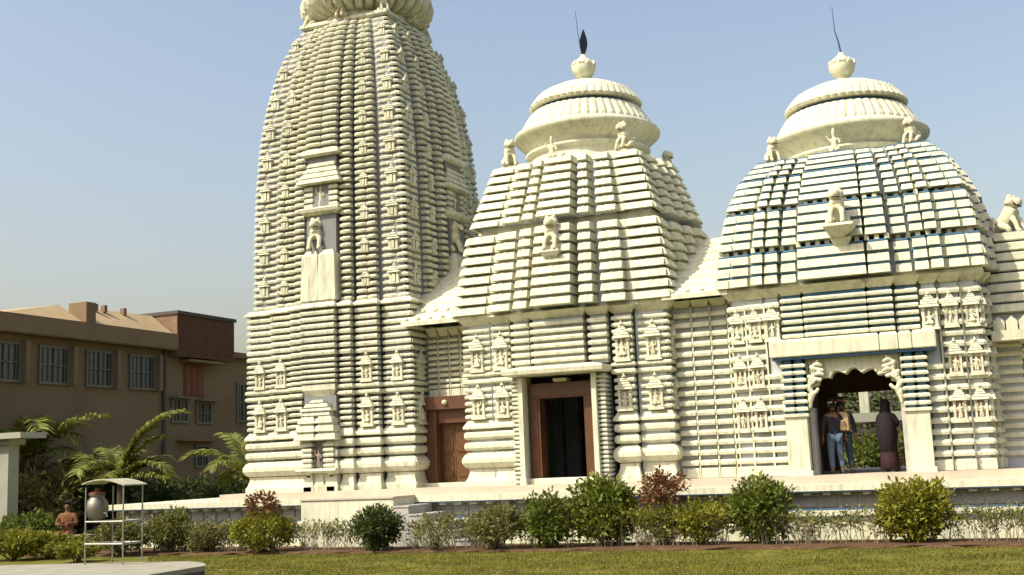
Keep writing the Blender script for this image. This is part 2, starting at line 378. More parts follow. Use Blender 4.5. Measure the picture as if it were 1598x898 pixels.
for face in ('front', 'right', 'left', 'back'):
    fr = frame(face, XT, YA)
    for ci, (u0, u1, p) in enumerate(COLS_T):
        if face in ('left', 'back') and ci % 2: continue
        rr = rows_t
        if ci == 3:            # the middle column carries a shrine below
            rr = [r for r in rows_t if r[0] > 4.2]
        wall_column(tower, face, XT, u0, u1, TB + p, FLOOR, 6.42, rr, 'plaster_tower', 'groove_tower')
        if ci == 3 and face in ('front', 'right'):
            for s in (-1, 1):
                a, b = sorted((s * .30, s * .52))
                for z0, z1, pre in rows_low[:4] : piece(tower, 'moulding', 'plaster_tower', ringed(fr, a, b, TB, TB + p, lv(pre, z0, z1, .6)), SEEN[face])
        if face in ('front', 'right') and ci in (0, 1, 5, 6):
            c = (u0 + u1) / 2
            niche(tower, face, XT, c, TB + p + .06, 3.06, .80, tall=1.25)
            niche(tower, face, XT, c, TB + p + .06, 4.24, .74, tall=1.22)
    # curved part
    n_rows = 46; z = 6.46; pitch = (15.0 - 6.46) / n_rows
    for ci, (u0, u1, p) in enumerate(COLS_T):
        k = 2.52 / 2.60
        core = G(); zs = [6.40 + (15.05 - 6.40) * i / 24 for i in range(25)]
        v = []; f = []
        for i, zz in enumerate(zs):
            h = hw(zz); s = h / TB; a = (u0 + .02) * s; b = (u1 - .02) * s; q = h + p * s - .115
            v += [fr(a, .25, zz), fr(a, q, zz), fr(b, q, zz), fr(b, .25, zz)]
            if i:
                m_ = (i - 1) * 4
                f += [(m_, m_ + 1, m_ + 5, m_ + 4), (m_ + 1, m_ + 2, m_ + 6, m_ + 5), (m_ + 2, m_ + 3, m_ + 7, m_ + 6)]
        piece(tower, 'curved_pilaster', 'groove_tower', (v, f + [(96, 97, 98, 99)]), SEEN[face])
        if face in ('left', 'back') and ci in (2, 3, 4): continue
        for i in range(n_rows):
            z0 = z + i * pitch; zz = z0 + pitch * .4; h = hw(zz); s = h / TB
            if ci == 3 and face in ('front', 'right') and zz < 10.75: continue
            um = u0 + (u1 - u0) * (.56 if ci > 3 else .44)
            parts_ = [(u0, u1)] if ci in (2, 4) else [(u0, -.025), (.025, u1)] if ci == 3 else [(u0, um - .02), (um + .02, u1)]
            for (a, b) in parts_:
                piece(tower, 'moulding', 'plaster_tower', bowed(fr, a * s + .01, b * s - .01, h + p * s - .18, h + p * s - .06, lv('rib', z0, z0 + pitch * .58, .95), .3), SEEN[face])
            if ci in (0, 1, 5, 6) and face in ('front', 'right') and i % 5 == 2:
                link('miniature_shrine', MINI, tower, place(face, XT, YA, (u0 + u1) / 2 * s, h + p * s + .0, z0 - .02, (u1 - u0) * s * 1.55))
    # top terrace of each face
piece(tower, 'shoulder', 'plaster_tower', ringed(frame('front', XT, YA), -1.42, 1.42, -1.42, 1.42, [(15.0, 0), (15.05, .08), (15.16, .05), (15.22, -.1)]))
def shrine_stack(face):
    """the balcony shrine on the tower's middle column, and the one at its foot"""
    fr = frame(face, XT, YA); g = G(); p = .46
    v = TB + p
    g.add(ringed(fr, -.52, -.02, 1.5, v - .03, [(6.46, .0), (6.5, .04), (6.6, .03), (7.75, .0), (7.9, -.10)])).add(ringed(fr, .02, .52, 1.5, v - .03, [(6.46, 0), (6.5, .04), (6.6, .03), (7.75, .0), (7.9, -.10)]))
    o = g.obj('balcony_plinth', 'plaster_tower', tower)
    h = hw(9) / TB
    g = G().add(ringed(fr, -.46, .46, 1.4, hw(8.4) + .10, [(7.86, 0), (10.9, -.02)]));  g.obj('balcony_recess', 'groove_tower', tower)
    lm = link('lion_statue', LION, tower, place(face, XT, YA, -.18, hw(8.3) + .28, 7.92, .95, .2))
    g = G().add(ringed(fr, -.62, .62, 1.5, hw(9) + .50, [(8.92, -.12), (9.0, .0), (9.08, .03), (9.12, 0)])); o = g.obj('balcony_slab', 'plaster_tower', tower)
    b = G()
    for s in (-1, 1):
        a, c = sorted((s * .30, s * .50))
        for i in range(4): b.add(ringed(fr, a, c, 1.6, hw(9.4) + .34, lv('rib', 9.14 + i * .165, 9.14 + i * .165 + .12, .6)))
    b.obj('balcony_post', 'plaster_tower', tower)
    link('figure', ST, tower, place(face, XT, YA, -.03, hw(9.4) + .30, 9.12, .72))
    z = 9.80; st = G()
    for w_, hh, pp in ((.66, .16, .52), (.58, .17, .46), (.50, .17, .40), (.42, .16, .36), (.30, .14, .26)):
        st.add(ringed(fr, -w_, w_, 1.5, hw(z) + pp, [(z, -.02), (z + .02, .04), (z + hh * .6, .02), (z + hh * .72, -.02), (z + hh, -.05)])); z += hh
    st.obj('balcony_canopy', 'plaster_tower', tower)
    G().add(ringed(fr, -.56, .56, 1.5, hw(10.8) + .46, [(10.62, 0), (10.66, .06), (10.76, .03), (10.8, 0)])).obj('balcony_cornice', 'plaster_tower', tower)
    # shrine at the foot
    q = v + .10
    for s in (-1, 1):
        a, c = sorted((s * .22, s * .46)); g = G()
        for i in range(5): g.add(ringed(fr, a, c, v - .3, q, lv('thin', 1.98 + i * .14, 1.98 + i * .14 + .10)))
        g.obj('shrine_post', 'plaster_tower', tower)
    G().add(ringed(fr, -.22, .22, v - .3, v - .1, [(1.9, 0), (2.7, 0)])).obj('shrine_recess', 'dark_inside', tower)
    link('figure', ST_D, tower, place(face, XT, YA, 0, v + .05, 1.98, .55))
    G().add(ringed(fr, -.60, .60, v - .2, q + .12, [(1.84, -.03), (1.90, .03), (1.96, .0)])).obj('shrine_sill', 'plaster_tower', tower)
    G().add(ringed(fr, -.50, .50, v - .3, v - .02, [(1.362, 0), (1.838, 0)])).obj('shrine_base', 'plaster_tower', tower)
    for i in range(3):
        a = -.42 + .325 * i
        G().add(ringed(fr, a, a + .19, v - .2, v + .02, lv('khura', 1.36, 1.83, .6))).obj('shrine_foot', 'plaster_tower', tower)
    z = 2.70; st = G()
    for w_, hh in ((.62, .22), (.57, .22), (.51, .20)):
        st.add(ringed(fr, -w_, -.03, v - .3, q + w_ * .25, [(z, 0), (z + .02, .03), (z + hh * .7, .0), (z + hh * .8, -.04), (z + hh, -.05)]))
        st.add(ringed(fr, .03, w_, v - .3, q + w_ * .25, [(z, 0), (z + .02, .03), (z + hh * .7, .0), (z + hh * .8, -.04), (z + hh, -.05)])); z += hh
    for w_, hh in ((.42, .12), (.47, .10), (.36, .12), (.20, .10)):
        st.add(ringed(fr, -w_, w_, v - .3, q + w_ * .2, [(z, -.02), (z + .03, .02), (z + hh, -.03)])); z += hh
    st.obj('shrine_canopy', 'plaster_tower', tower)
    G().add(ringed(fr, -.50, .50, TB, v + .02, [(3.75, -.15), (4.05, .02), (4.2, .02)])).obj('shrine_lintel', 'plaster_tower', tower)
for f_ in ('front', 'right'): shrine_stack(f_)
# crown
g = G().add(lathe([(1.50, 15.1), (1.42, 15.2), (1.38, 15.42), (1.45, 15.5)], 48, (XT, YA, 0))); g.obj('neck', 'plaster_tower', tower, True)
am = [(1.40, 15.36), (1.66, 15.38), (1.88, 15.47), (2.02, 15.66), (2.05, 15.86), (1.98, 16.10), (1.78, 16.30), (1.45, 16.42), (1.2, 16.46)]
N_R = 34
for k in range(N_R):           # each gadroon of the ribbed disc
    v = []; f = []; nn = 6
    for i, (r, z) in enumerate(am):
        for j in range(nn + 1):
            t = 2 * math.pi * (k + j / nn) / N_R; b = math.sin(math.pi * j / nn) ** .6
            rr = r * (.80 + .20 * b) if 0 < i < len(am) - 1 else r
            v.append((XT + rr * math.cos(t), YA + rr * math.sin(t), z))
    for i in range(len(am) - 1):
        for j in range(nn): a = i * (nn + 1) + j; f.append((a, a + 1, a + nn + 2, a + nn + 1))
    piece(tower, 'crown_rib', 'plaster_tower', (v, f))
g = G().add(lathe([(1.42, 16.40), (1.3, 16.62), (1.1, 16.9), (.7, 17.2), (.3, 17.35), (.25, 17.6), (.45, 17.8), (.4, 18.1), (.1, 18.3)], 40, (XT, YA, 0))); g.obj('crown_cap', 'plaster_tower', tower, True)
for a in range(8):
    t = a * math.pi / 4 + math.pi / 8 * 0; r = 1.52 if a % 2 == 0 else 1.8
    link('lion_statue', LION, tower, Matrix.Translation((XT + r * math.sin(t), YA - r * math.cos(t), 15.12)) @ Matrix.Rotation(t, 4, 'Z') @ Matrix.Scale(.62, 4))

# ------------------------------------------------------------------ stepped roofs and bells
def bell(T, xc, z, k=1., finial='leaf'):
    c = (xc, YA, 0)
    P = lambda *a: [(r * k, z + h * k) for r, h in a]
    G().add(lathe(P((1.80, -.05), (1.76, .08), (1.66, .14), (1.64, .36), (1.76, .40), (1.78, .48)), 64, c)).obj('drum', 'plaster', T, True)
    G().add(lathe(P((1.60, .40), (1.66, .54), (1.82, .70), (1.99, .84), (2.07, .92), (2.09, .99), (2.06, 1.05), (1.95, 1.12), (1.5, 1.25)), 72, c)).obj('bell_rim', 'plaster', T, True)
    n = 144
    G().add(lathe(P((1.90, 1.10), (1.88, 1.22), (1.76, 1.42), (1.64, 1.60), (1.54, 1.70), (1.40, 1.72)), n, c, lambda i, q: (-.028 if q % 3 == 0 and 0 < i < 5 else 0))).obj('fluted_band', 'plaster', T)
    G().add(lathe(P((1.40, 1.68), (1.42, 1.84)), 64, c)).obj('groove_band', 'blue_paint', T, True)
    G().add(lathe(P((1.38, 1.80), (1.58, 1.81), (1.62, 1.88), (1.56, 1.98), (1.42, 2.16), (1.20, 2.32), (.90, 2.46), (.60, 2.55), (.40, 2.58)), n, c, lambda i, q: (-.024 if q % 3 == 0 and 0 < i < 4 else 0))).obj('bell_cap', 'plaster', T)
    for i in range(48):
        t = 2 * math.pi * i / 48; r = 1.30 * k
        piece(T, 'bead', 'plaster', lathe([(.02, 0), (.05, .03), (.05, .07), (.01, .1)], 6, (xc + r * math.cos(t), YA + r * math.sin(t), z + 2.16 * k)), .2)
    G().add(lathe(P((.42, 2.52), (.40, 2.60), (.24, 2.64), (.16, 2.70), (.16, 2.78), (.24, 2.82), (.32, 2.94), (.35, 3.08), (.33, 3.16), (.2, 3.2)), 32, c)).obj('pot_finial', 'plaster', T, True)
    for i in range(9):
        t = 2 * math.pi * i / 9; mw = Matrix.Translation((xc, YA, z + 3.10 * k)) @ Matrix.Rotation(t, 4, 'Z') @ Matrix.Scale(k * .86, 4)
        v = [(.37, -.12, -.04), (.37, .12, -.04), (.43, .09, .07), (.43, -.09, .07), (.36, 0, .20), (.28, -.10, -.04), (.28, .10, -.04), (.28, 0, .18)]
        piece(T, 'petal', 'plaster', ([tuple(mw @ Vector(p)) for p in v], [(0, 1, 2, 3), (3, 2, 4), (6, 5, 7), (0, 3, 4, 7, 5), (1, 6, 7, 4, 2), (0, 5, 6, 1)]))
    G().add(lathe(P((.29, 3.14), (.24, 3.28), (.10, 3.40), (.05, 3.48)), 20, c)).obj('finial_bud', 'plaster', T, True)
    zt = z + 3.46 * k
    if finial == 'leaf':
        g = G(); hgt = .78; v = []; f = []
        n = 14; pts = [(.105 * math.sin(math.pi * min(1, i / n) ** .9) * (1 if i < n else 0), i / n * hgt) for i in range(n + 1)]
        for s, y in ((0, -.02), (1, .02)):
            for i, (hx, hz) in enumerate(pts): v += [(-hx - .006, y, hz), (hx + .006, y, hz)]
        m_ = 2 * (n + 1)
        for i in range(n):
            a = 2 * i; f += [(a, a + 1, a + 3, a + 2), (m_ + a + 1, m_ + a, m_ + a + 2, m_ + a + 3), (a, a + 2, m_ + a + 2, m_ + a), (a + 1, m_ + a + 1, m_ + a + 3, a + 3)]
        g.add((v, f), Matrix.Translation((xc + .02, YA, zt - .02)) @ Matrix.Rotation(R(35), 4, 'Z') @ Matrix.Rotation(R(2), 4, 'Y')).obj('wheel_emblem', 'iron', T)
        G().add(tube([(xc - .02, YA, zt - .1), (xc - .12, YA, zt + .7), (xc - .16, YA, zt + 1.35)], [.012, .010, .006], 5)).obj('lightning_rod', 'iron', T)
    else:
        G().add(tube([(xc + .02, YA, zt - .1), (xc - .03, YA, zt + .3), (xc - .1, YA, zt + .62), (xc - .12, YA, zt + 1.3)], [.024, .018, .012, .006], 5)).obj('lightning_rod', 'iron', T)

def roof_tiers(T, xc, tiers, cols, pm, gm, rounded=0.):
    """tiers: (z0, z1, rows, half0, half1)"""
    for z0, z1, n, h0, h1 in tiers:
        q = (z1 - z0) / n
        for face in ('front', 'right', 'back', 'left'):
            fr = frame(face, xc, YA)
            for ci, (a, b, p) in enumerate(cols):
                v = []; f = []           # dark core behind the tiles
                for i, (zz, hh) in enumerate(((z0 - .001 * ci, h0), (z1 - .03 - .002 * ci, h1))):
                    s = hh; e = .13
                    v += [fr(a * s + e * (1 if a > -.99 else 1), .2, zz), fr(a * s + e, s + p * s / 2.9 - e, zz), fr(b * s - e, s + p * s / 2.9 - e, zz), fr(b * s - e, .2, zz)]
                f = [(0, 1, 5, 4), (1, 2, 6, 5), (2, 3, 7, 6), (3, 2, 1, 0), (4, 5, 6, 7)]
                piece(T, 'roof_core', gm, (v, f), SEEN[face])
                for i in range(n):
                    t = i / max(1, n - 1) if n > 1 else 0; s = h0 + (h1 - h0) * i / n; ds = (h1 - h0) / n
                    zz = z0 + i * q; pv = s + p * s / 2.9
                    jit = random.uniform(-.006, .006)
                    ft = .84 / .76 if rounded else 1.
                    if rounded: pv += random.uniform(-.012, .018); jit *= 1.5
                    lev = [(zz, -.06), (zz + .008, .055), (zz + q * .24 * ft, .045 + ds * .2), (zz + q * .66 * ft, .02 + ds * .66), (zz + q * .76 * ft, -.06 + ds * .76)]
                    g_ = .016 if rounded else .045
                    u0, u1 = a * s + g_ + jit, b * s - g_ + jit
                    g = ringed(fr, u0, u1, s * .55, pv, lev, .15)
                    if face in ('front', 'right') and u1 - u0 > .24:
                        G2 = G().add(g)
                        for e in (u0 + .05, u1 - .10):
                            G2.add(ringed(fr, e, e + .035, pv - .05, pv + .012, [(zz + .014, .03), (zz + q * .5, .03 + ds * .5)]))
                        m0 = (u0 + u1) / 2
                        G2.add(ringed(fr, m0 - .05, m0 + .05, pv - .05, pv + .008, [(zz + q * .44, .03 + ds * .4), (zz + q * .72, .012 + ds * .5)]))
                        g = (G2.v, G2.f)
                    piece(T, 'roof_tile', pm, g, SEEN[face])
                    if rounded: piece(T, 'blue_line', 'groove_blue', ringed(fr, u0 + .01, u1 - .01, s * .5, pv + ds * .7 - .012, [(zz + q * .845, 0), (zz + q * .985, 0)]), SEEN[face])
        # neck above the tier
    return

COLS_M = [(-1.0, -.67, 0.), (-.635, -.405, .19), (-.375, -.225, .36), (-.195, .195, .52), (.225, .375, .36), (.405, .635, .19), (.67, 1.0, 0.)]
hall = thing('temple_hall', 'white temple hall between tower and arch, straight stepped roof and brown-framed dark doorway', 'temple hall', (XM, YA, FLOOR))
roof_tiers(hall, XM, [(5.70, 7.86, 8, 2.93, 2.58), (8.04, 9.78, 7, 2.52, 1.98)], COLS_M, 'plaster', 'groove')
G().add(box(XM - 2.3, XM + 2.3, YA - 2.3, YA + 2.3, 7.7, 8.3)).obj('roof_neck', 'plaster', hall)
G().add(box(XM - 2.86, XM + 2.86, YA - 2.86, YA + 2.86, 5.60, 5.69)).obj('eave_soffit', 'plaster', hall)
G().add(box(XM - 1.86, XM + 1.86, YA - 1.86, YA + 1.86, 9.5, 9.80)).obj('roof_top', 'plaster', hall)
bell(hall, XM, 9.82, .975)
for face, us in (('front', (-1.62, 1.62)), ('right', (1.62,))):
    for u in us: link('lion_statue', LION, hall, place(face, XM, YA, u, 1.78, 9.78, .76, -.5 if u > 0 else .6))
link('figure', ST2, hall, place('front', XM, YA, -.35, 1.9, 9.78, .72))
# lion on a bracket half way up the roof
g = G().add(ringed(frame('front', XM, YA), -.20, .20, 2.3, 3.35, [(6.86, -.12), (6.95, 0), (7.05, .06), (7.09, .04)])).add(ringed(frame('front', XM, YA), -.14, .14, 2.3, 3.12, [(6.35, -.05), (6.45, 0), (6.86, .03)]))
g.obj('lion_bracket', 'plaster', hall); link('lion_statue', LION, hall, place('front', XM, YA, 0, 3.10, 7.09, .92))
# walls
HV = 2.70                      # walls stand this far from the axis
rows_h = rows_low + ribs(3.06, 3.90, .17) + [(3.92, 4.06, 'band'), (4.11, 4.22, 'band')] + ribs(4.27, 5.42, .165) + [(5.43, 5.60, 'cornice')]
rows_door = ribs(4.32, 5.42, .17) + [(5.43, 5.60, 'cornice')]
WC = [(-2.70, -2.00, 0.), (-1.85, -1.38, .15), (-1.25, -.80, .28), (-.68, .68, .38), (.80, 1.25, .28), (1.38, 1.85, .15), (2.00, 2.70, 0.)]
for face in ('front', 'right', 'left', 'back'):
    for ci, (u0, u1, p) in enumerate(WC):
        door = ci in (2, 3, 4) and face == 'front'
        if face in ('left', 'back') and ci in (2, 3, 4): continue
        wall_column(hall, face, XM, u0, u1, HV + p, 4.24 if door else FLOOR, 5.60, rows_door if door else rows_h)
        if ci in (0, 1, 5, 6) and face in ('front', 'right'):
            c = (u0 + u1) / 2
            niche(hall, face, XM, c, HV + p + .06, 3.08, .82, tall=1.22); niche(hall, face, XM, c, HV + p + .06, 4.28, .85, tall=1.3)
for s in (-1, 1):              # the hall is hollow behind its doorway
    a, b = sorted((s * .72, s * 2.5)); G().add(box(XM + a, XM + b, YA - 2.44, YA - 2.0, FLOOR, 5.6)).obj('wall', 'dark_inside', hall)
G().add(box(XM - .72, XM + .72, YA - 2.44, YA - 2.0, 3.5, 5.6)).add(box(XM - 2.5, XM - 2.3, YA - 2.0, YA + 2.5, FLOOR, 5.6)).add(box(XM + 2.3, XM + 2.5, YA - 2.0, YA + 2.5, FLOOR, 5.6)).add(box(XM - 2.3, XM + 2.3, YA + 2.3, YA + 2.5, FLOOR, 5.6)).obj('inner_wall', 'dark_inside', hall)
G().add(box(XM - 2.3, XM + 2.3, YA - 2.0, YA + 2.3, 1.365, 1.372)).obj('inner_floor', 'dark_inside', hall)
fr = frame('front', XM, YA)
dz = 1.50
door = G().add(ringed(fr, -.88, .88, HV + .02, HV + .42, [(FLOOR, .02), (1.47, .02), (dz, 0)])).obj('door_sill', 'plaster', hall)
for a, b in ((-.86, -.58), (.58, .86)): G().add(ringed(fr, a, b, HV - .1, HV + .30, [(dz, 0), (3.45, 0)])).add(ringed(fr, a + .06, b - .06, HV, HV + .325, [(dz + .02, 0), (3.43, 0)])).obj('door_jamb', 'brown_frame', hall)
G().add(ringed(fr, -.86, .86, HV - .1, HV + .302, [(3.452, 0), (3.82, 0)])).add(ringed(fr, -.80, .80, HV, HV + .325, [(3.50, 0), (3.74, 0)])).obj('door_lintel', 'brown_frame', hall)
G().add(ringed(fr, -.16, .16, HV, HV + .36, [(3.84, 0), (3.92, .02)])).obj('lintel_carving', 'statue', hall)
for s in (-1, 1):
    a, b = sorted((s * .90, s * 1.02)); G().add(ringed(fr, a, b, HV, HV + .62, [(FLOOR, .02), (1.5, .02), (1.52, 0), (3.98, 0)])).obj('door_post', 'plaster', hall)
    a, b = sorted((s * 1.045, s * 1.20))
    for z0, z1, pre in ribs(1.4, 3.96, .105, 'thin', .6): piece(hall, 'post_bead', 'plaster', ringed(fr, a, b, HV, HV + .5, lv(pre, z0, z1, .6)), 1)
    G().add(ringed(fr, a + .02, b - .02, HV - .2, HV + .46, [(FLOOR, 0), (3.97, 0)])).obj('post_core', 'groove', hall)
G().add(ringed(fr, -1.30, 1.30, HV - .1, HV + .92, [(4.0, -.06), (4.03, .0), (4.13, .02), (4.17, 0), (4.24, -.35)])).obj('door_canopy', 'plaster', hall)
# left recess: brown side door between tower and hall, with narrow ribbed pilasters above
def link_wall(T, x0, x1, y, cols, z0, rows, soff=True):
    for a, b in cols:
        fr_ = lambda u, v, z: (u, y - v, z)
        piece(T, 'pilaster', 'groove', ringed(fr_, a + .015, b - .015, -.5, -.09, [(z0, 0), (5.6, 0)]))
        for p0, p1, pre in rows: piece(T, 'moulding', 'plaster', ringed(fr_, a, b, -.14, 0, lv(pre, p0, p1, .9), .3))
    xs = [x0] + [c for ab in cols for c in ab] + [x1]
    for a, b in cols:          # slim uprights between the pilasters
        piece(T, 'upright', 'plaster', box(b + .025, b + .055, y - .03, y + .2, z0, 5.45))
def sloped_roof(T, x0, x1, yf, zf, yb, zb, courses=7):
    for i in range(courses):
        t0, t1 = i / courses, (i + 1) / courses; ya, yb_ = yf + (yb - yf) * t0, yf + (yb - yf) * t1; za, zb_ = zf + (zb - zf) * t0, zf + (zb - zf) * t1
        v = [(x0, ya, za), (x1, ya, za), (x1, yb_ + .03, zb_), (x0, yb_ + .03, zb_), (x0, ya, za + .11), (x1, ya, za + .11), (x1, yb_ + .03, zb_ + .09), (x0, yb_ + .03, zb_ + .09)]
        piece(T, 'roof_course', 'plaster', (v, box(0, 1, 0, 1, 0, 1)[1]))
lc = [(-14.30 + .33 * i, -14.30 + .33 * i + .235) for i in range(4)]
link_wall(hall, -14.45, -13.0, 27.95, lc, 3.72, ribs(3.95, 5.35, .155) + [(3.74, 3.93, 'block'), (5.36, 5.58, 'cornice')])
G().add(box(-14.5, -12.9, 28.05, 28.5, 3.5, 5.62)).obj('wall', 'groove', hall)
sloped_roof(hall, -14.62, -12.75, 26.95, 5.58, 29.6, 7.55)
for k in range(10): piece(hall, 'antefix', 'plaster', lathe([(.06, 0), (.07, .05), (.02, .11)], 8, (-14.5 + .36 * (k % 5), 27.03 + .33 * (k // 5), 5.72 + .25 * (k // 5))))
side = G().add(box(-14.44, -12.98, 27.62, 27.95, 3.38, 3.72)).obj('side_door_lintel', 'brown_frame', hall)
G().add(lathe([(.0, -.07), (.06, -.05), (.08, 0), (.06, .05), (.0, .07)], 10, (-13.72, 27.60, 3.56))).obj('lintel_boss', 'statue', hall, True)
G().add(box(-14.44, -14.02, 27.78, 28.1, FLOOR, 3.378)).add(box(-14.09, -14.04, 27.70, 27.9, FLOOR, 3.37)).obj('side_door_jamb', 'brown_frame', hall)
G().add(box(-13.22, -12.98, 27.78, 28.1, FLOOR, 3.378)).obj('side_door_jamb', 'brown_frame', hall)
G().add(box(-14.019, -13.221, 27.80, 28.1, 3.02, 3.378)).obj('side_door_head', 'brown_frame', hall)
for a, b in ((-14.018, -13.63), (-13.62, -13.222)):
    g = G().add(box(a, b, 28.0, 28.06, FLOOR + .1, 3.018))
    for z0, z1 in ((1.6, 2.15), (2.25, 2.85)): g.add(box(a + .07, b - .07, 27.975, 28.0, z0, z1))
    o = g.obj('door_leaf', 'door_wood', hall)
G().add(box(-14.44, -12.98, 27.55, 28.1, FLOOR, FLOOR + .1)).obj('side_door_sill', 'plaster', hall)

# ------------------------------------------------------------------ the arch hall on the right
arch = thing('temple_hall', 'white temple hall with rounded blue-lined stepped roof and open scalloped arch at right', 'temple hall', (XR, YA, FLOOR))
COLS_R = [(-1.0, -.90, .0), (-.89, -.745, .07), (-.72, -.625, .20), (-.615, -.51, .14), (-.49, -.37, .04), (-.345, .17, .34), (.18, .345, .28), (.37, .49, .04), (.51, .615, .14), (.625, .72, .20), (.745, .89, .07), (.90, 1.0, .0)]
roof_tiers(arch, XR, [(5.74, 6.52, 3, 2.95, 2.87), (6.64, 7.54, 4, 2.84, 2.67), (7.64, 8.40, 4, 2.63, 2.32), (8.43, 8.90, 3, 2.28, 1.92)], COLS_R, 'plaster', 'groove', .6)
for z, h in ((6.5, 2.62), (7.5, 2.42), (8.34, 2.1)):
    G().add(box(XR - h, XR + h, YA - h, YA + h, z, z + .22)).obj('roof_neck', 'groove', arch)
for z, h, n in ((6.55, 2.80, 26), (7.52, 2.62, 24)):       # scalloped beads on the necks
    for i in range(n):
        u = -h + .1 + (2 * h - .2) * i / (n - 1)
        for face in ('front', 'right'):
            q = (.34 if abs(u) < .37 * h else .16 if .56 * h < abs(u) < .78 * h else 0) * h / 2.9
            piece(arch, 'bead', 'plaster', ringed(frame(face, XR, YA), u - .05, u + .05, h - .4, h + q - .02, [(z - .02, 0), (z + .07, .0), (z + .11, -.02)]), .3 * SEEN[face])
G().add(box(XR - 2.88, XR + 2.88, YA - 2.88, YA + 2.88, 5.64, 5.73)).obj('eave_soffit', 'plaster', arch)
G().add(box(XR - 1.85, XR + 1.85, YA - 1.85, YA + 1.85, 8.7, 8.92)).obj('roof_top', 'plaster', arch)
bell(arch, XR, 8.72, .945, 'rod')
for face, us in (('front', (-1.62, 1.62)), ('right', (1.62,))):
    for u in us: link('lion_statue', LION, arch, place(face, XR, YA, u, 1.80, 8.90, .66, -.6 if u > 0 else .6))
link('figure', ST2, arch, place('front', XR, YA, -.12, 1.95, 8.9, .70))
fr = frame('front', XR, YA)
G().add(ringed(fr, -.30, .30, 2.3, 3.62, [(6.62, -.22), (6.72, -.05), (6.84, .04), (6.90, .02)])).add(ringed(fr, -.2, .2, 2.3, 3.3, [(6.30, -.12), (6.62, .04)])).obj('lion_bracket', 'plaster', arch)
link('lion_statue', LION, arch, place('front', XR, YA, -.02, 3.34, 6.9, .88))
AV = 2.74
rows_a = ribs(1.66, 5.44, .236, 'rib', .56) + [(FLOOR + .01, 1.6, 'block'), (5.46, 5.64, 'cornice')]
rows_up = ribs(4.46, 5.44, .165) + [(5.46, 5.64, 'cornice')]
AC = [(-2.74, -2.40, 0.), (-2.34, -1.93, .12), (-1.87, -1.56, .20), (1.56, 1.87, .20), (1.95, 2.34, .12), (2.40, 2.74, 0.)]
for face in ('front', 'right', 'left', 'back'):
    for ci, (u0, u1, p) in enumerate(AC):
        rr = rows_a
        if ci in (2, 3) and face == 'front': rr = [r for r in rows_a if not 3.72 < r[0] < 4.45] 
        wall_column(arch, face, XR, u0, u1, AV + p, FLOOR, 5.64, rr)
        if face in ('front', 'right') and ci in (0, 1, 4, 5):
            c = (u0 + u1) / 2
            niche(arch, face, XR, c, AV + p + .06, 2.42, .66, 'mauve', False, 1.4); niche(arch, face, XR, c, AV + p + .06, 3.42, .66, 'mauve', False, 1.4)
            niche(arch, face, XR, c, AV + p + .06, 4.48, .66, 'groove', False, 1.4)
        if face == 'front' and ci in (2, 3): niche(arch, face, XR, (u0 + u1) / 2, AV + p + .10, 4.46, .8, 'groove', False, 1.2)
    if face != 'back':
        for s in (-1, 1):      # slim uprights between the columns
            for u, p in ((2.37, .0), (1.90, .12)):
                piece(arch, 'upright', 'plaster', ringed(frame(face, XR, YA), s * u - .02, s * u + .02, AV - .1, AV + p + .07, [(FLOOR + .2, 0), (5.3, 0)]), SEEN[face])
for face in ('right', 'left'):
    fr2 = frame(face, XR, YA)
    piece(arch, 'side_wall', 'plaster', ringed(fr2, -1.6, 1.6, AV - .4, AV + .02, [(FLOOR, 0), (5.64, 0)]))
    for z0, z1, pre in rows_a: piece(arch, 'moulding', 'plaster', ringed(fr2, -1.5, 1.5, AV - .1, AV + .1, lv(pre, z0, z1)), SEEN[face])
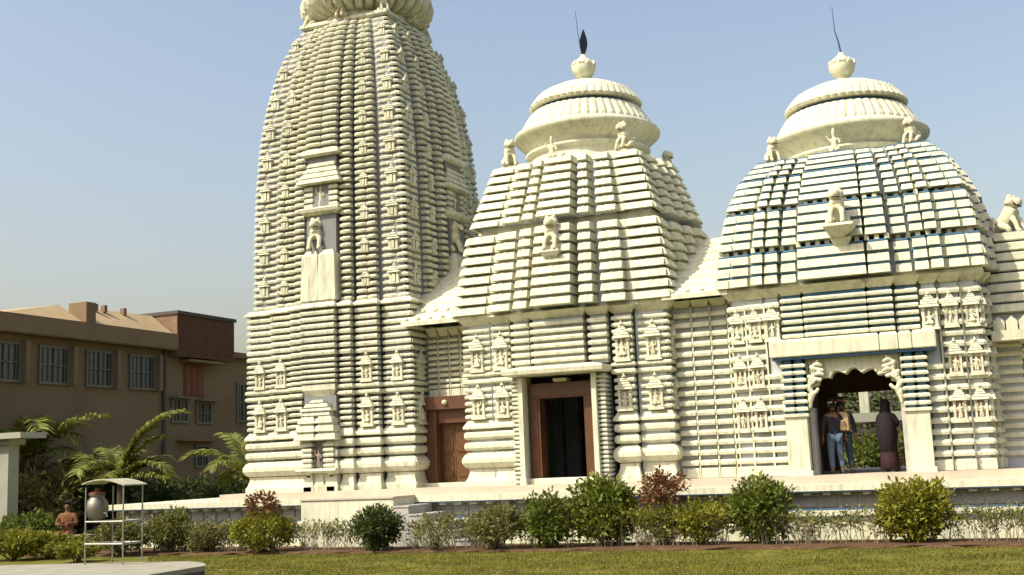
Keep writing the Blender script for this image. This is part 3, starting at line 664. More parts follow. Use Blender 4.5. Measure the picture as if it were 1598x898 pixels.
# upper columns over the beam
for a, b, p in ((-1.48, -1.04, .24), (-.96, .40, .34), (.46, .96, .34), (1.04, 1.48, .24)):
    wall_column(arch, 'front', XR, a, b, AV + p, 4.42, 5.64, rows_up, gm='groove_blue')
for a, b in ((-1.78, .62), (.64, 1.02), (1.04, 1.30), (1.32, 1.80)):
    G().add(ringed(fr, a + .008, b - .008, AV - .2, AV + .52, [(4.02, -.01), (4.04, .01), (4.36, .01), (4.42, -.02)])).obj('beam_block', 'plaster', arch)
G().add(ringed(fr, -1.74, 1.74, AV - .2, AV + .46, [(3.96, 0), (4.02, 0)])).obj('blue_line', 'blue_paint', arch)
for s in (-1, 1):
    a, b = sorted((s * 1.06, s * 1.54))
    G().add(ringed(fr, a, b, AV - .3, AV + .48, [(FLOOR, .05), (1.46, .05), (1.47, 0), (2.66, 0), (2.67, .05), (2.74, .05)])).obj('arch_pillar', 'plaster', arch)
    for a2, b2 in ((1.08, 1.28), (1.33, 1.53)):
        a3, b3 = sorted((s * a2, s * b2))
        piece(arch, 'pilaster', 'groove_blue', ringed(fr, a3 + .02, b3 - .02, AV - .3, AV + .34, [(2.74, 0), (3.96, 0)]))
        for z0, z1, pre in ribs(2.8, 3.94, .165, 'rib', .56): piece(arch, 'moulding', 'plaster', ringed(fr, a3, b3, AV - .1, AV + .37, lv(pre, z0, z1, .8)))
    # carved bracket figure in the arch's shoulder
    rb = random.Random(4); P_ = [(0, 0, 0, .04)]; E_ = []; pos = Vector((0, 0, 0))
    for i in range(9):          # a scrolling stem with knots of carving on it
        pos = pos + Vector((.05 * math.sin(i * 1.4) + .02 * (i > 3), .0, .10)); P_.append((pos.x, 0, pos.z, .055 + .03 * (i % 2))); E_.append((i, i + 1))
    for i in range(2, 10):
        b_ = P_[i]; n_ = len(P_); sg = 1 if i % 2 else -.5; P_.append((b_[0] + .10 * sg, -.03, b_[2] + .05, .05)); P_.append((b_[0] + .15 * sg, -.05, b_[2] + .12, .035)); E_ += [(i, n_), (n_, n_ + 1)]
        if i > 5: P_.append((b_[0] + .24, -.02, b_[2] - .02, .045)); E_ += [(n_, n_ + 2)]
    bm = skin_mesh('bracket_carving', P_, E_, 'plaster', 1, 3)
    link('bracket_carving', bm, arch, Matrix.Translation((XR + s * .98, YA - AV - .34, 2.85)) @ Matrix.Diagonal((-s * 1., 1., 1.05, 1)))
def cusped_arch():
    hwid = 1.06; spring = 2.80; top = 3.58; n = 9; pts = []
    for i in range(n):          # scallops along a pointed curve
        def base(t):
            a = math.pi * (1 - t); return Vector((hwid * .98 * math.cos(a), spring + (top - spring) * math.sin(a) ** .75))
        p0, p1 = base(i / n), base((i + 1) / n); m_ = (p0 + p1) / 2; c = Vector((0, spring))
        outd = (m_ - c).normalized(); L = (p1 - p0).length
        for j in range(7):
            t = j / 7; q = p0.lerp(p1, t) + outd * (L * .36 * math.sin(math.pi * t)); pts.append(q)
    pts.append(Vector((hwid * .98, spring)))
    v = []; f = []
    topz = 3.958
    for y in (-AV - .22, -AV + .12):
        for q in pts: x_ = max(-1.06, min(1.06, q.x)); v += [(XR + x_, YA + y, min(q.y, 3.93)), (XR + x_, YA + y, topz)]
    n2 = len(pts); m_ = 2 * n2
    for i in range(n2 - 1):
        a = 2 * i; f += [(a, a + 2, a + 3, a + 1), (m_ + a, m_ + a + 1, m_ + a + 3, m_ + a + 2), (a, m_ + a, m_ + a + 2, a + 2)]
    link('cusped_arch', make_mesh('cusped_arch', v, f, 'plaster'), arch)
    g = G()                     # raised rim following the scallops
    g.add(tube([(XR + max(-1.05, min(1.05, q.x)), YA - AV - .23, min(q.y, 3.92) + .03) for q in pts], .028, 5)); g.obj('arch_rim', 'plaster', arch)
    for s in (-1, 1): G().add(box(XR + s * .99 - .05, XR + s * .99 + .05, YA - AV - .2, YA - AV + .3, FLOOR, 2.86)).obj('arch_reveal', 'step_stone', arch)
cusped_arch()
# inside of the open hall
for s in (-1, 1): G().add(box(*sorted((XR + s * 2.2, XR + s * 2.45)), YA - 2.45, YA + 2.4, FLOOR, 5.6)).obj('inner_wall', 'slab_trim', arch)
G().add(box(XR - 2.2, XR - 1.06, YA - AV + .0, YA - AV + .3, FLOOR, 5.6)).add(box(XR + 1.06, XR + 2.2, YA - AV, YA - AV + .3, FLOOR, 5.6)).add(box(XR - 1.06, XR + 1.06, YA - AV + .13, YA - AV + .3, 3.96, 5.6)).obj('front_wall', 'groove', arch)
G().add(box(XR - 2.2, XR + 2.2, YA - 2.2, YA + 2.4, 3.98, 4.1)).obj('inner_ceiling', 'slab_trim', arch)
G().add(box(XR - 2.2, XR - 1.1, YA + 2.2, YA + 2.45, FLOOR, 4.0)).add(box(XR + 1.1, XR + 2.2, YA + 2.2, YA + 2.45, FLOOR, 4.0)).add(box(XR - 1.1, XR + 1.1, YA + 2.2, YA + 2.45, 3.4, 4.0)).obj('rear_wall', 'slab_trim', arch)
# ribbed recess between the two halls
lc2 = [(-7.30, -6.93), (-6.84, -6.47), (-6.38, -6.05)]
link_wall(arch, -7.4, -5.9, 27.42, lc2, FLOOR, ribs(1.66, 5.44, .236, 'rib', .56) + [(FLOOR + .01, 1.6, 'block'), (5.46, 5.62, 'cornice')])
G().add(box(-7.5, -5.95, 27.52, 28.2, FLOOR, 5.6)).obj('wall', 'groove', arch)
sloped_roof(arch, -7.45, -5.85, 26.85, 5.62, 29.7, 7.45)
for k in range(4): piece(arch, 'antefix', 'plaster', lathe([(.06, 0), (.07, .05), (.02, .11)], 8, (-7.2 + .36 * k, 26.95, 5.76)))

# ------------------------------------------------------------------ lower porch at the right edge
porch = thing('temple_porch', 'low white porch with crenellated canopy and lion, cut by the right edge', 'porch', (2.6, YA, FLOOR))
G().add(box(-.30, .34, 28.05, 28.5, FLOOR, 5.6)).obj('pier', 'groove', porch)
for z0, z1, pre in ribs(1.62, 4.2, .2, 'rib', .62): piece(porch, 'moulding', 'plaster', ringed(lambda u, v, z: (u, 28.05 - v, z), -.2, .30, -.2, .02, lv(pre, z0, z1)))
for i in range(8):
    piece(porch, 'roof_tile', 'plaster', ringed(lambda u, v, z: (u, 29.8 - v, z), -.28 + .05 * i, 5.6 - .05 * i, -2.0 + .07 * i, 2.05 - .07 * i, [(4.75 + .24 * i, 0), (4.77 + .24 * i, .05), (4.92 + .24 * i, .03), (4.95 + .24 * i, -.05)]))
G().add(box(.1, 5.2, 28.45, 31.3, 4.66, 6.55)).add(box(-.2, 5.5, 27.9, 31.6, 4.5, 4.74)).obj('roof_core', 'groove', porch)
for i in range(8): G().add(box(-.1 + .05 * i, 5.4 - .05 * i, 27.87 + .07 * i, 31.5, 4.93 + .24 * i, 4.985 + .24 * i)).obj('blue_line', 'blue_paint', porch)
for i in range(14):
    xx = -.16 + .26 * i
    v = [(0, 0), (.23, 0), (.23, .2), (.115, .31), (0, .2)]
    piece(porch, 'crenel', 'plaster', ([(xx + a, 27.45, 4.34 + b) for a, b in v] + [(xx + a, 27.56, 4.34 + b) for a, b in v], [(0, 1, 2, 3, 4), (9, 8, 7, 6, 5)] + [(k, 5 + k, 5 + (k + 1) % 5, (k + 1) % 5) for k in range(5)]))
G().add(box(-.22, 3.6, 27.42, 28.6, 4.12, 4.335)).obj('canopy_slab', 'plaster', porch)
for x_ in (2.4, 5.0): G().add(box(x_, x_ + .45, 28.0, 28.45, FLOOR, 4.5)).obj('pillar', 'plaster', porch)
G().add(box(-.2, 1.3, 28.2, 29.4, 6.5, 6.62)).obj('lion_base', 'plaster', porch)
link('lion_statue', LION, porch, place('front', .42, YA, 0, 1.25, 6.62, .92, R(62)))
flush(); PIECES.clear()

# ------------------------------------------------------------------ beige building at left
bld = thing('beige_building', 'two-storey beige building in shade with barred windows, left of the tower', 'building', (-32, 37, 0))
BX = -32.
def bbox(name, m, u0, u1, z0, z1, v0, v1): return G().add(box(BX + v0, BX + v1, u0, u1, z0, z1)).obj(name, m, bld)
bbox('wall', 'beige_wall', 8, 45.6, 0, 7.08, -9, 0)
bbox('overhang', 'slab_trim', 8, 38.72, 7.08, 7.76, -9, .5)
bbox('overhang_edge', 'beige_wall', 8, 38.70, 7.12, 7.70, .5, .53)
bbox('parapet_pier', 'beige_wall', 33.5, 34.0, 7.762, 8.55, -.4, .46)
def roof_panel(u0, u1, za, zb, depth):
    v = [(BX + .35, u0, 7.764), (BX + .35, u1, 7.764), (BX - depth, u1, zb), (BX - depth, u0, za), (BX - depth - .3, u1, 7.764), (BX - depth - .3, u0, 7.764)]
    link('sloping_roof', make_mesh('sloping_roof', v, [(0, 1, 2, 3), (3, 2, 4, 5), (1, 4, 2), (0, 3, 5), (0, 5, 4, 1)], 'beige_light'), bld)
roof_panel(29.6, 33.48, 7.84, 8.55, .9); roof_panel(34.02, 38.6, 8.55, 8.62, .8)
for u in (35.0, 35.5, 36.6): bbox('roof_stub', 'slab_trim', u, u + .16, 8.45, 8.72, -.7, -.5)
# brick stair block, its courses as real bricks
bbox('stair_block', 'mortar', 38.72, 42.6, 6.86, 8.62, -4, .44)
bbox('stair_block_coping', 'slab_dark', 38.66, 42.68, 8.62, 8.76, -4, .52)
for r in range(12):
    z = 6.88 + r * .145
    u = 38.74 - (.16 if r % 2 else 0)
    while u < 42.58:
        a, b = max(38.74, u), min(42.58, u + .315)
        if b - a > .06: piece(bld, 'brick', 'brick_red', box(BX + .42, BX + .452 + random.uniform(0, .008), a, b, z, z + .13))
        u += .33
flush(); PIECES.clear()
bbox('terrace_slab', 'slab_trim', 42.6, 45.7, 7.08, 7.32, -4, .3)
def window(u0, u1, z0, z1, bars=5, hood=True):
    o = bbox('window', 'glass', u0, u1, z0, z1, .0, .02)
    fr_ = G()
    for a, b, c, d in ((u0 - .09, u0, z0 - .09, z1 + .09), (u1, u1 + .09, z0 - .09, z1 + .09), (u0, u1, z0 - .09, z0), (u0, u1, z1, z1 + .09), ((u0 + u1) / 2 - .03, (u0 + u1) / 2 + .03, z0, z1), (u0, u1, (z0 + z1) / 2 - .02, (z0 + z1) / 2 + .02)):
        fr_.add(box(BX + .002, BX + .09, a, b, c, d))
    link('window_frame', make_mesh('window_frame', fr_.v, fr_.f, 'frame_grey'), o)
    for k in range(bars):
        uu = u0 + (u1 - u0) * (k + .5) / bars; link('window_bar', make_mesh('window_bar', *box(BX + .05, BX + .075, uu - .016, uu + .016, z0, z1), 'frame_grey'), o)
    if hood: link('window_fin', make_mesh('window_fin', *box(BX + .002, BX + .32, u1 + .09, u1 + .26, z0 - .1, z1 + .12), 'beige_wall'), o)
    o.matrix_parent_inverse = Matrix.Translation(-Vector(bld.location))
for a, b in ((27.0, 28.3), (29.4, 30.7), (31.72, 33.0), (34.05, 35.3), (36.42, 37.75)): window(a, b, 5.48, 6.72)
window(38.95, 39.85, 4.2, 5.04, 2, False); window(40.55, 41.42, 4.18, 4.95, 2, False); window(40.5, 41.2, 2.32, 3.12, 2, False); window(43.4, 44.2, 4.3, 5.9, 3, False)
for a, b, z in ((38.8, 40.05, 5.12), (40.4, 41.8, 5.05), (39.2, 41.6, 3.35)): bbox('sun_shade', 'slab_trim', a, b, z, z + .07, .0, .45)
o = bbox('upper_door', 'rust_red', 39.68, 40.96, 5.26, 6.62, .0, .05)
for k in range(3): link('door_panel', make_mesh('door_panel', *box(BX + .05, BX + .075, 39.76 + .4 * k, 40.08 + .4 * k, 5.34, 6.54), 'rust_red'), o)
bbox('door_shade', 'slab_trim', 39.4, 41.6, 6.66, 6.76, .0, .6)
bbox('drain_pipe', 'slab_dark', 38.3, 38.42, 1.0, 7.05, .02, .14)
bbox('plinth', 'slab_dark', 8, 45.7, 0, .7, .0, .12)

# ------------------------------------------------------------------ pavilion post and slab at the left edge
p0 = on_y(12, 838, 26.)
pav = thing('pavilion', 'pale flat-roofed pavilion corner with square post at the left edge', 'pavilion', (p0.x, 26, 0))
G().add(box(p0.x - .25, p0.x + .16, 25.8, 26.2, 0, 3.18)).obj('post', 'pavilion_white', pav)
G().add(box(p0.x - .32, p0.x + .28, 25.73, 26.32, 3.02, 3.19)).obj('post_cap', 'pavilion_white', pav)
G().add(box(p0.x - 4, p0.x + .92, 25.5, 26.5, 3.19, 3.36)).obj('roof_slab', 'pavilion_white', pav)
G().add(box(p0.x - 3.8, p0.x - 3.35, 25.8, 26.25, 0, 3.18)).obj('post', 'pavilion_white', pav)

# ------------------------------------------------------------------ foreground ledge and drinking-water stand
led = thing('stone_ledge', 'low pale concrete ledge with dark end face at bottom left', 'ledge', (-14.5, 15.5, 0))
def ledge(z0, z1, inset):
    q = [on_z(*p, .45) for p in ((-60, 884), (150, 879), (292, 876), (312, 877.5), (321, 880), (320, 883), (234, 897), (120, 925), (-60, 960))]
    c = sum((Vector((p.x, p.y, 0)) for p in q), Vector()) / len(q)
    q = [c + (Vector((p.x, p.y, 0)) - c) * (1 - inset) for p in q]; n = len(q)
    return [(p.x, p.y, z0) for p in q] + [(p.x, p.y, z1) for p in q], [tuple(range(n)), tuple(range(n, 2 * n))[::-1]] + [(k, k + n, (k + 1) % n + n, (k + 1) % n) for k in range(n)]
for nm, m_, a in (('ledge_top', 'concrete', (.37, .45, 0)), ('ledge_wall', 'slab_dark', (-.02, .369, .012))):  # dark wall colour paints in the shade of the face turned from the sun
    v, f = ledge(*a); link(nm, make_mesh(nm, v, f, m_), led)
sb = on_z(146, 880, .45); sd = on_z(206, 880, .45)
stand = thing('water_stand', 'small metal stand with curved canopy on the pale ledge at left', 'stand', (sb.x, sb.y, .45))
ux = Vector((sd.x - sb.x, sd.y - sb.y, 0)); Wd = ux.length; ux.normalize(); uy = Vector((-ux.y, ux.x, 0))
def sp(a, b, z): p = Vector((sb.x, sb.y, 0)) + ux * a + uy * b; return (p.x, p.y, z)
for a, b in ((0, -.20), (.20, .24), (Wd, .24), (Wd * .98, -.20)): G().add(tube([sp(a, b, .45), sp(a, b, 1.78)], .014, 6)).obj('post', 'grey_metal', stand)
for z, m_ in ((.80, .02), (1.18, .016)):
    g = G()
    for p, q in (((0, -.2), (Wd * .98, -.2)), ((.2, .24), (Wd, .24)), ((0, -.2), (.2, .24)), ((Wd * .98, -.2), (Wd, .24))): g.add(tube([sp(*p, z), sp(*q, z)], m_, 5))
    g.obj('rail', 'grey_metal', stand)
v = []; f = []
nx = 10
for t_ in (0, .02):
    for i in range(nx + 1):
        x_ = -.05 + (Wd + .10) * i / nx; zz = 1.80 + .11 * math.sin(math.pi * min(1, .12 + .88 * i / nx)) - t_
        for b in (-.26, .30): v.append(sp(x_, b, zz))
m_ = 2 * (nx + 1)
for i in range(nx):
    a = 2 * i; f += [(a, a + 2, a + 3, a + 1), (m_ + a, m_ + a + 1, m_ + a + 3, m_ + a + 2), (a, m_ + a, m_ + a + 2, a + 2), (a + 1, a + 3, m_ + a + 3, m_ + a + 1)]
f += [(0, 1, m_ + 1, m_), (2 * nx, m_ + 2 * nx, m_ + 2 * nx + 1, 2 * nx + 1)]
link('canopy', make_mesh('canopy', v, f, 'stand_roof'), stand)
pc = sp(.08, -.02, 1.2)
pot = thing('water_pot', 'round shiny steel water pot hanging on the metal stand', 'pot', pc)
G().add(lathe([(.05, 0), (.13, .02), (.18, .10), (.20, .20), (.18, .32), (.13, .38), (.12, .42), (.15, .44)], 28, pc)).obj('bowl', 'steel', pot, True)
G().add(lathe([(.15, .44), (.13, .48), (.05, .50), (.03, .55), (.01, .56)], 20, pc)).obj('lid', 'rust_red', pot, True)
G().add(tube([(pc[0] + .22, pc[1] - .06, pc[2] + .12), (pc[0] + .30, pc[1] - .09, pc[2] + .12), (pc[0] + .31, pc[1] - .09, pc[2] + .06)], .014, 6)).obj('tap', 'grey_metal', pot)

# ------------------------------------------------------------------ people
def hand(g, p, d, s=1.):
    """palm and five fingers hanging along d from wrist p"""
    p = Vector(p); d = Vector(d).normalized(); a = Vector((1, 0, 0)) if abs(d.x) < .7 else Vector((0, 1, 0)); a = (a - d * a.dot(d)).normalized(); b = d.cross(a)
    g.add(tube([p, p + d * .05, p + d * .09], [.024, .038, .034], 8))
    for k, (o, L) in enumerate(((-.03, .065), (-.010, .08), (.010, .075), (.028, .058))):
        q = p + d * .085 + b * o; g.add(tube([q, q + d * L * .55 + a * .006, q + d * L + a * .022], [.0095, .0085, .0065], 5))
    q = p + d * .03 - b * .032; g.add(tube([q, q + d * .035 - b * .025, q + d * .065 - b * .024], [.011, .0095, .007], 5))
def person(label, loc, rz, H, upper, lower, upper_mat, lower_mat, pose='stand', extras=None, skirt=False, shawl=False, group=None):
    k = H / 1.70
    T = thing('person', label, 'person', loc, group)
    mw = Matrix.Translation(loc) @ Matrix.Rotation(rz, 4, 'Z') @ Matrix.Scale(k, 4)
    sit = pose == 'sit'; dzz = -.40 if sit else 0
    hip = (.09, 0, .90 + dzz)
    if sit: kn = [(.12, -.42, .50), (-.12, -.42, .50)]; an = [(.12, -.44, .08), (-.12, -.44, .08)]
    else: kn = [(.10, -.02, .49), (-.11, -.04, .49)]; an = [(.10, .02, .08), (-.14, .01, .08)]
    toe = [(a[0], a[1] - .16, .035) for a in an]
    sh = 1.40 + dzz
    if pose in ('sit', 'fold'): el = [(.27, -.06, sh - .26), (-.27, -.06, sh - .26)]; wr = [(.02, -.25, sh - .22), (-.02, -.24, sh - .26)]
    else: el = [(.25, .03, sh - .29), (-.26, .02, sh - .29)]; wr = [(.26, -.06, sh - .54), (-.27, -.04, sh - .54)]
    pts = [(0, 0, .95 + dzz, .14, .11), (0, 0, 1.12 + dzz, .13, .10), (0, 0, 1.30 + dzz, .155, .11), (0, 0, 1.43 + dzz, .08, .07), (0, -.005, 1.50 + dzz, .055), (0, -.015, 1.57 + dzz, .075, .085), (0, -.005, 1.65 + dzz, .082, .095), (0, .0, 1.715 + dzz, .045),
           (.17, 0, sh, .065), (*el[0], .045), (*wr[0], .030), (-.17, 0, sh, .065), (*el[1], .045), (*wr[1], .030),
           (*hip, .09), (*kn[0], .062), (*an[0], .045), (*toe[0], .04), (-hip[0], 0, hip[2], .09), (*kn[1], .062), (*an[1], .045), (*toe[1], .04),
           (0, -.115, 1.60 + dzz, .012)]
    E = [(0, 1), (1, 2), (2, 3), (3, 4), (4, 5), (5, 6), (6, 7), (2, 8), (8, 9), (9, 10), (2, 11), (11, 12), (12, 13), (0, 14), (14, 15), (15, 16), (16, 17), (0, 18), (18, 19), (19, 20), (20, 21), (5, 22)]
    body = link('body', skin_mesh('body', pts, E, 'skin', 1, 0), T, mw)
    for s in (0, 1):
        g = G(); hand(g, wr[s], Vector(wr[s]) - Vector(el[s])); h = g.obj('hand', 'skin', T, True, mw)
    g = G()
    for s in (-1, 1):
        g.add(lathe([(.004, -.03), (.016, -.01), (.018, .012), (.004, .03)], 8, (s * .088, .005, 1.605 + dzz)))
    g.obj('ear', 'skin', T, True, mw)
    g = G()
    for s in (-1, 1): g.add(lathe([(.002, -.012), (.012, 0), (.002, .012)], 8, (s * .032, -.088, 1.635 + dzz)))
    g.obj('eye', 'hair', T, True, mw)
    hp = [(0, .035, 1.60 + dzz, .07), (0, .03, 1.665 + dzz, .088, .095), (0, .005, 1.735 + dzz, .06)]
    link('hair', skin_mesh('hair', hp, chain(3), 'hair', 1, 1), T, mw)
    # clothes: a looser skin over the same bones
    up_ = [(0, 0, .80 + dzz, .19, .165), (0, 0, 1.06 + dzz, .175, .15), (0, 0, 1.30 + dzz, .19, .15), (0, 0, 1.42 + dzz, .10, .085), (.18, 0, sh - .01, .085)]
    m1 = Vector(el[0]); m2 = Vector(wr[0]).lerp(m1, .25); m3 = Vector(el[1]); m4 = Vector(wr[1]).lerp(m3, .25)
    up_ += [(*m1, .062), (*m2, .052), (-.18, 0, sh - .01, .085), (*m3, .062), (*m4, .052)]
    link(upper, skin_mesh(upper, up_, [(0, 1), (1, 2), (2, 3), (2, 4), (4, 5), (5, 6), (2, 7), (7, 8), (8, 9)], upper_mat, 1, 1), T, mw)
    if skirt:
        n = 20; prof = [(.155, .98), (.19, .85), (.20, .6), (.215, .3), (.235, .06)]
        G().add(lathe(prof, 40, (0, 0, 0), lambda i, q: .05 * math.sin(q * 2.2) * i / 4)).obj(lower, lower_mat, T, True, mw)
    else:
        lp = [(0, 0, .92 + dzz, .15, .12), (hip[0], 0, hip[2] - .03, .115), (*kn[0], .082), (an[0][0], an[0][1], .12, .068), (-hip[0], 0, hip[2] - .03, .115), (*kn[1], .082), (an[1][0], an[1][1], .12, .068)]
        link(lower, skin_mesh(lower, lp, [(0, 1), (1, 2), (2, 3), (0, 4), (4, 5), (5, 6)], lower_mat, 1, 0), T, mw)
    for s in (0, 1):
        sp_ = [(an[s][0], an[s][1] + .05, .045, .045), (an[s][0], an[s][1] - .07, .045, .048, .04), (an[s][0], an[s][1] - .18, .035, .042, .03)]
        link('shoe', skin_mesh('shoe', sp_, chain(3), 'shoe', 1, 1), T, mw)
    if shawl:
        pr = [(.06, 1.735), (.10, 1.70), (.118, 1.60), (.10, 1.50), (.19, 1.39), (.24, 1.15), (.25, .9), (.20, .52), (.18, .50)]
        G().add(lathe(pr, 32, (0, .03, dzz), lambda i, q: .04 * math.sin(q * 1.7 + i))).obj('shawl', upper_mat, T, True, mw)
    if extras: extras(T, mw)
    return T
def bag_and_cap(T, mw):
    g = G(); fr_ = lambda u, v, z: (u, v, z)
    g.add(ringed(fr_, -.17, .17, .08, .24, [(.98, 0), (1.0, .02), (1.36, .02), (1.42, -.04)])).add(ringed(fr_, -.12, .12, .2, .29, [(1.02, 0), (1.2, .0), (1.23, -.02)])); g.obj('backpack', 'cloth_beige', T, False, mw)
    g = G().add(lathe([(.100, 1.655), (.104, 1.70), (.08, 1.75), (.02, 1.77)], 20, (0, 0, 0))); g.obj('cap', 'cap_red', T, True, mw)
def white_cap(T, mw): G().add(lathe([(.098, 1.66), (.102, 1.70), (.08, 1.745), (.02, 1.765)], 20, (0, 0, 0))).obj('cap', 'cap_white', T, True, mw)
q1 = on_y(1318, 741, 26.55); q2 = on_y(1299, 742, 26.42); q3 = on_y(1388, 734, 27.3)
person('person in red cap and beige backpack with dark jeans, standing under the arch', (q1.x - .08, 27.5, FLOOR), R(175), 1.66, 'shirt', 'trousers', 'cloth_dark', 'jeans_dark', extras=bag_and_cap)
person('person in dark shirt and light blue jeans, standing by the left arch pillar', (q2.x, 27.25, FLOOR), R(195), 1.62, 'shirt', 'trousers', 'cloth_dark', 'jeans', extras=white_cap)
person('person wrapped in a dark shawl and long maroon skirt, standing alone under the arch', (q3.x, 27.6, FLOOR), R(160), 1.56, 'blouse', 'skirt', 'cloth_sari', 'cloth_maroon', 'fold', None, True, True)
q4 = on_y(105, 790, 24.6)
bench = thing('garden_bench', 'low stone bench behind the yellow shrubs under the seated person', 'bench', (q4.x, 24.6, 0))
for s in (-1, 1): G().add(box(q4.x + s * .6 - .1, q4.x + s * .6 + .1, 24.45, 24.85, 0, .38)).obj('leg', 'concrete', bench)
G().add(box(q4.x - .9, q4.x + .9, 24.4, 24.9, .38, .46)).obj('seat', 'concrete', bench)
person('person in orange-brown clothes with arms folded, seated among the shrubs at left', (q4.x, 24.62, 0), R(25), 1.72, 'shirt', 'trousers', 'cloth_brown', 'rust_red', 'sit')

# ------------------------------------------------------------------ plants
def leaves(pts, size, up=.3, narrow=.5, seed=0):
    rnd = random.Random(seed); v = []; f = []
    for p, c in pts:
        d = (Vector(p) - Vector(c)); d = d.normalized() if d.length > 1e-4 else Vector((0, 0, 1))
        d = (d + Vector((rnd.gauss(0, .55), rnd.gauss(0, .55), rnd.gauss(0, .45) + up))).normalized()
        s = d.cross(Vector((rnd.gauss(0, 1), rnd.gauss(0, 1), rnd.gauss(0, 1)))); s = s.normalized() if s.length > 1e-3 else d.orthogonal().normalized()
        n = d.cross(s); L = size * rnd.uniform(.6, 1.3); w_ = L * narrow * .5; P = Vector(p); k = len(v)
        v += [tuple(P), tuple(P + d * L * .45 + s * w_ + n * L * .06), tuple(P + d * L - n * L * .08), tuple(P + d * L * .45 - s * w_ + n * L * .06)]
        f += [(k, k + 1, k + 2, k + 3)]
    return v, f
def clump_points(rnd, c, rad, n, clumps, thick=.35):
    """points in many small clumps set through an uneven ellipsoid"""
    out = []; cs = []
    for _ in range(clumps):
        while True:
            d = Vector((rnd.uniform(-1, 1), rnd.uniform(-1, 1), rnd.uniform(-1, 1)))
            if .05 < d.length < 1: break
        d.normalize(); rr = rnd.uniform(.35, 1.) ** .6; rr *= 1 + .25 * noise.noise(d * 2.1 + Vector(c))
        cs.append(Vector((c[0] + d.x * rad[0] * rr, c[1] + d.y * rad[1] * rr, c[2] + d.z * rad[2] * rr)))
    for i in range(n):
        q = cs[i % clumps]; s = thick * min(rad)
        out.append((q + Vector((rnd.gauss(0, s * .5), rnd.gauss(0, s * .5), rnd.gauss(0, s * .45))), c if rnd.random() < .5 else q))
    return out, cs
def bush(label, x, y, h, wd, leafm, n=1500, size=.085, seed=1, stem_h=.3, cat='shrub', name='shrub', group=None, sparse=False, low=.25, top=None, narrow=.5):
    n = int(n * 2.3); size *= 1.2; wd *= 1.1; low = min(low, .14)
    rnd = random.Random(seed); T = thing(name, label, cat, (x, y, 0), group)
    cz = (h + low) / 2; rad = (wd / 2, wd / 2 * .9, (h - low) / 2)
    pts, cs = clump_points(rnd, (x, y, cz), rad, n, max(14, n // 28), .30 if not sparse else .36)
    v, f = leaves(pts, size, .25, narrow, seed); link('foliage', make_mesh('foliage', v, f, leafm), T)
    if top:
        pts, _ = clump_points(rnd, (x + top[1], y, h + top[2]), (top[3], top[3], top[4]), top[5], 40, .35); v, f = leaves(pts, size, .3, narrow, seed + 1); link('foliage', make_mesh('foliage', v, f, top[0]), T)
    for i, q in enumerate(rnd.sample(cs, min(len(cs), 12 if not sparse else 18))):
        b = Vector((x + rnd.gauss(0, .05), y + rnd.gauss(0, .05), 0)); m_ = b.lerp(q, .5) + Vector((rnd.gauss(0, .05), rnd.gauss(0, .05), .06))
        G().add(tube([b, m_, q], [.018, .012, .005], 5)).obj('stem', 'bark', T)
    return T
def at(px, base): return on_z(px, base, 0)
H_ = 'shrubs along the lawn edge'
for px, base, h, wd, m_, n, sz, lab, kw in (
    (255, 868, 1.02, 1.0, 'leaf_olive', 1500, .085, 'rounded green shrub left of the red-topped one, before the left platform end', {}),
    (312, 868, .62, .9, 'leaf_olive', 700, .07, 'small low olive shrub between rounded and red-topped shrubs', {'sparse': True}),
    (400, 868, .92, 1.35, 'leaf_yellow', 1700, .085, 'yellow-green shrub with dark red top in front of the tower', {'top': ('leaf_red', .02, .22, .42, .28, 620)}),
    (580, 866, 1.0, 1.0, 'leaf_dark', 1900, .08, 'dense dark green shrub in front of the white stair landing', {}),
    (668, 866, .86, .95, 'leaf_olive', 330, .06, 'nearly bare twiggy shrub right of the dark green shrub', {'sparse': True}),
    (765, 864, .92, 1.05, 'leaf_olive', 1250, .075, 'olive shrub with thick dark stems below the canopied doorway', {'sparse': True}),
    (848, 862, 1.15, .95, 'leaf_green', 1500, .09, 'upright bright green shrub just left of the largest shrub', {}),
    (935, 858, 1.42, 1.25, 'leaf_green', 2300, .12, 'largest broad-leaved green shrub right of the canopied doorway', {}),
    (1040, 857, .80, .9, 'leaf_olive', 900, .08, 'green shrub with round rusty red head', {'top': ('leaf_red', -.05, .42, .50, .36, 1500)}),
    (1090, 857, .95, 1.05, 'leaf_yellow', 1400, .07, 'flat-topped yellow-green shrub beside the rusty red head', {}),
    (1185, 855, 1.32, 1.15, 'leaf_green', 2200, .095, 'round green shrub with dark lower stems left of the arch', {}),
    (1425, 853, 1.2, 1.2, 'leaf_yellow', 2300, .10, 'round bright yellow-green shrub in front of the right arch pillar', {})):
    p = at(px, base - 2); bush(lab, p.x, p.y + .28, h, wd, m_, n, sz, px, group=H_, **kw)
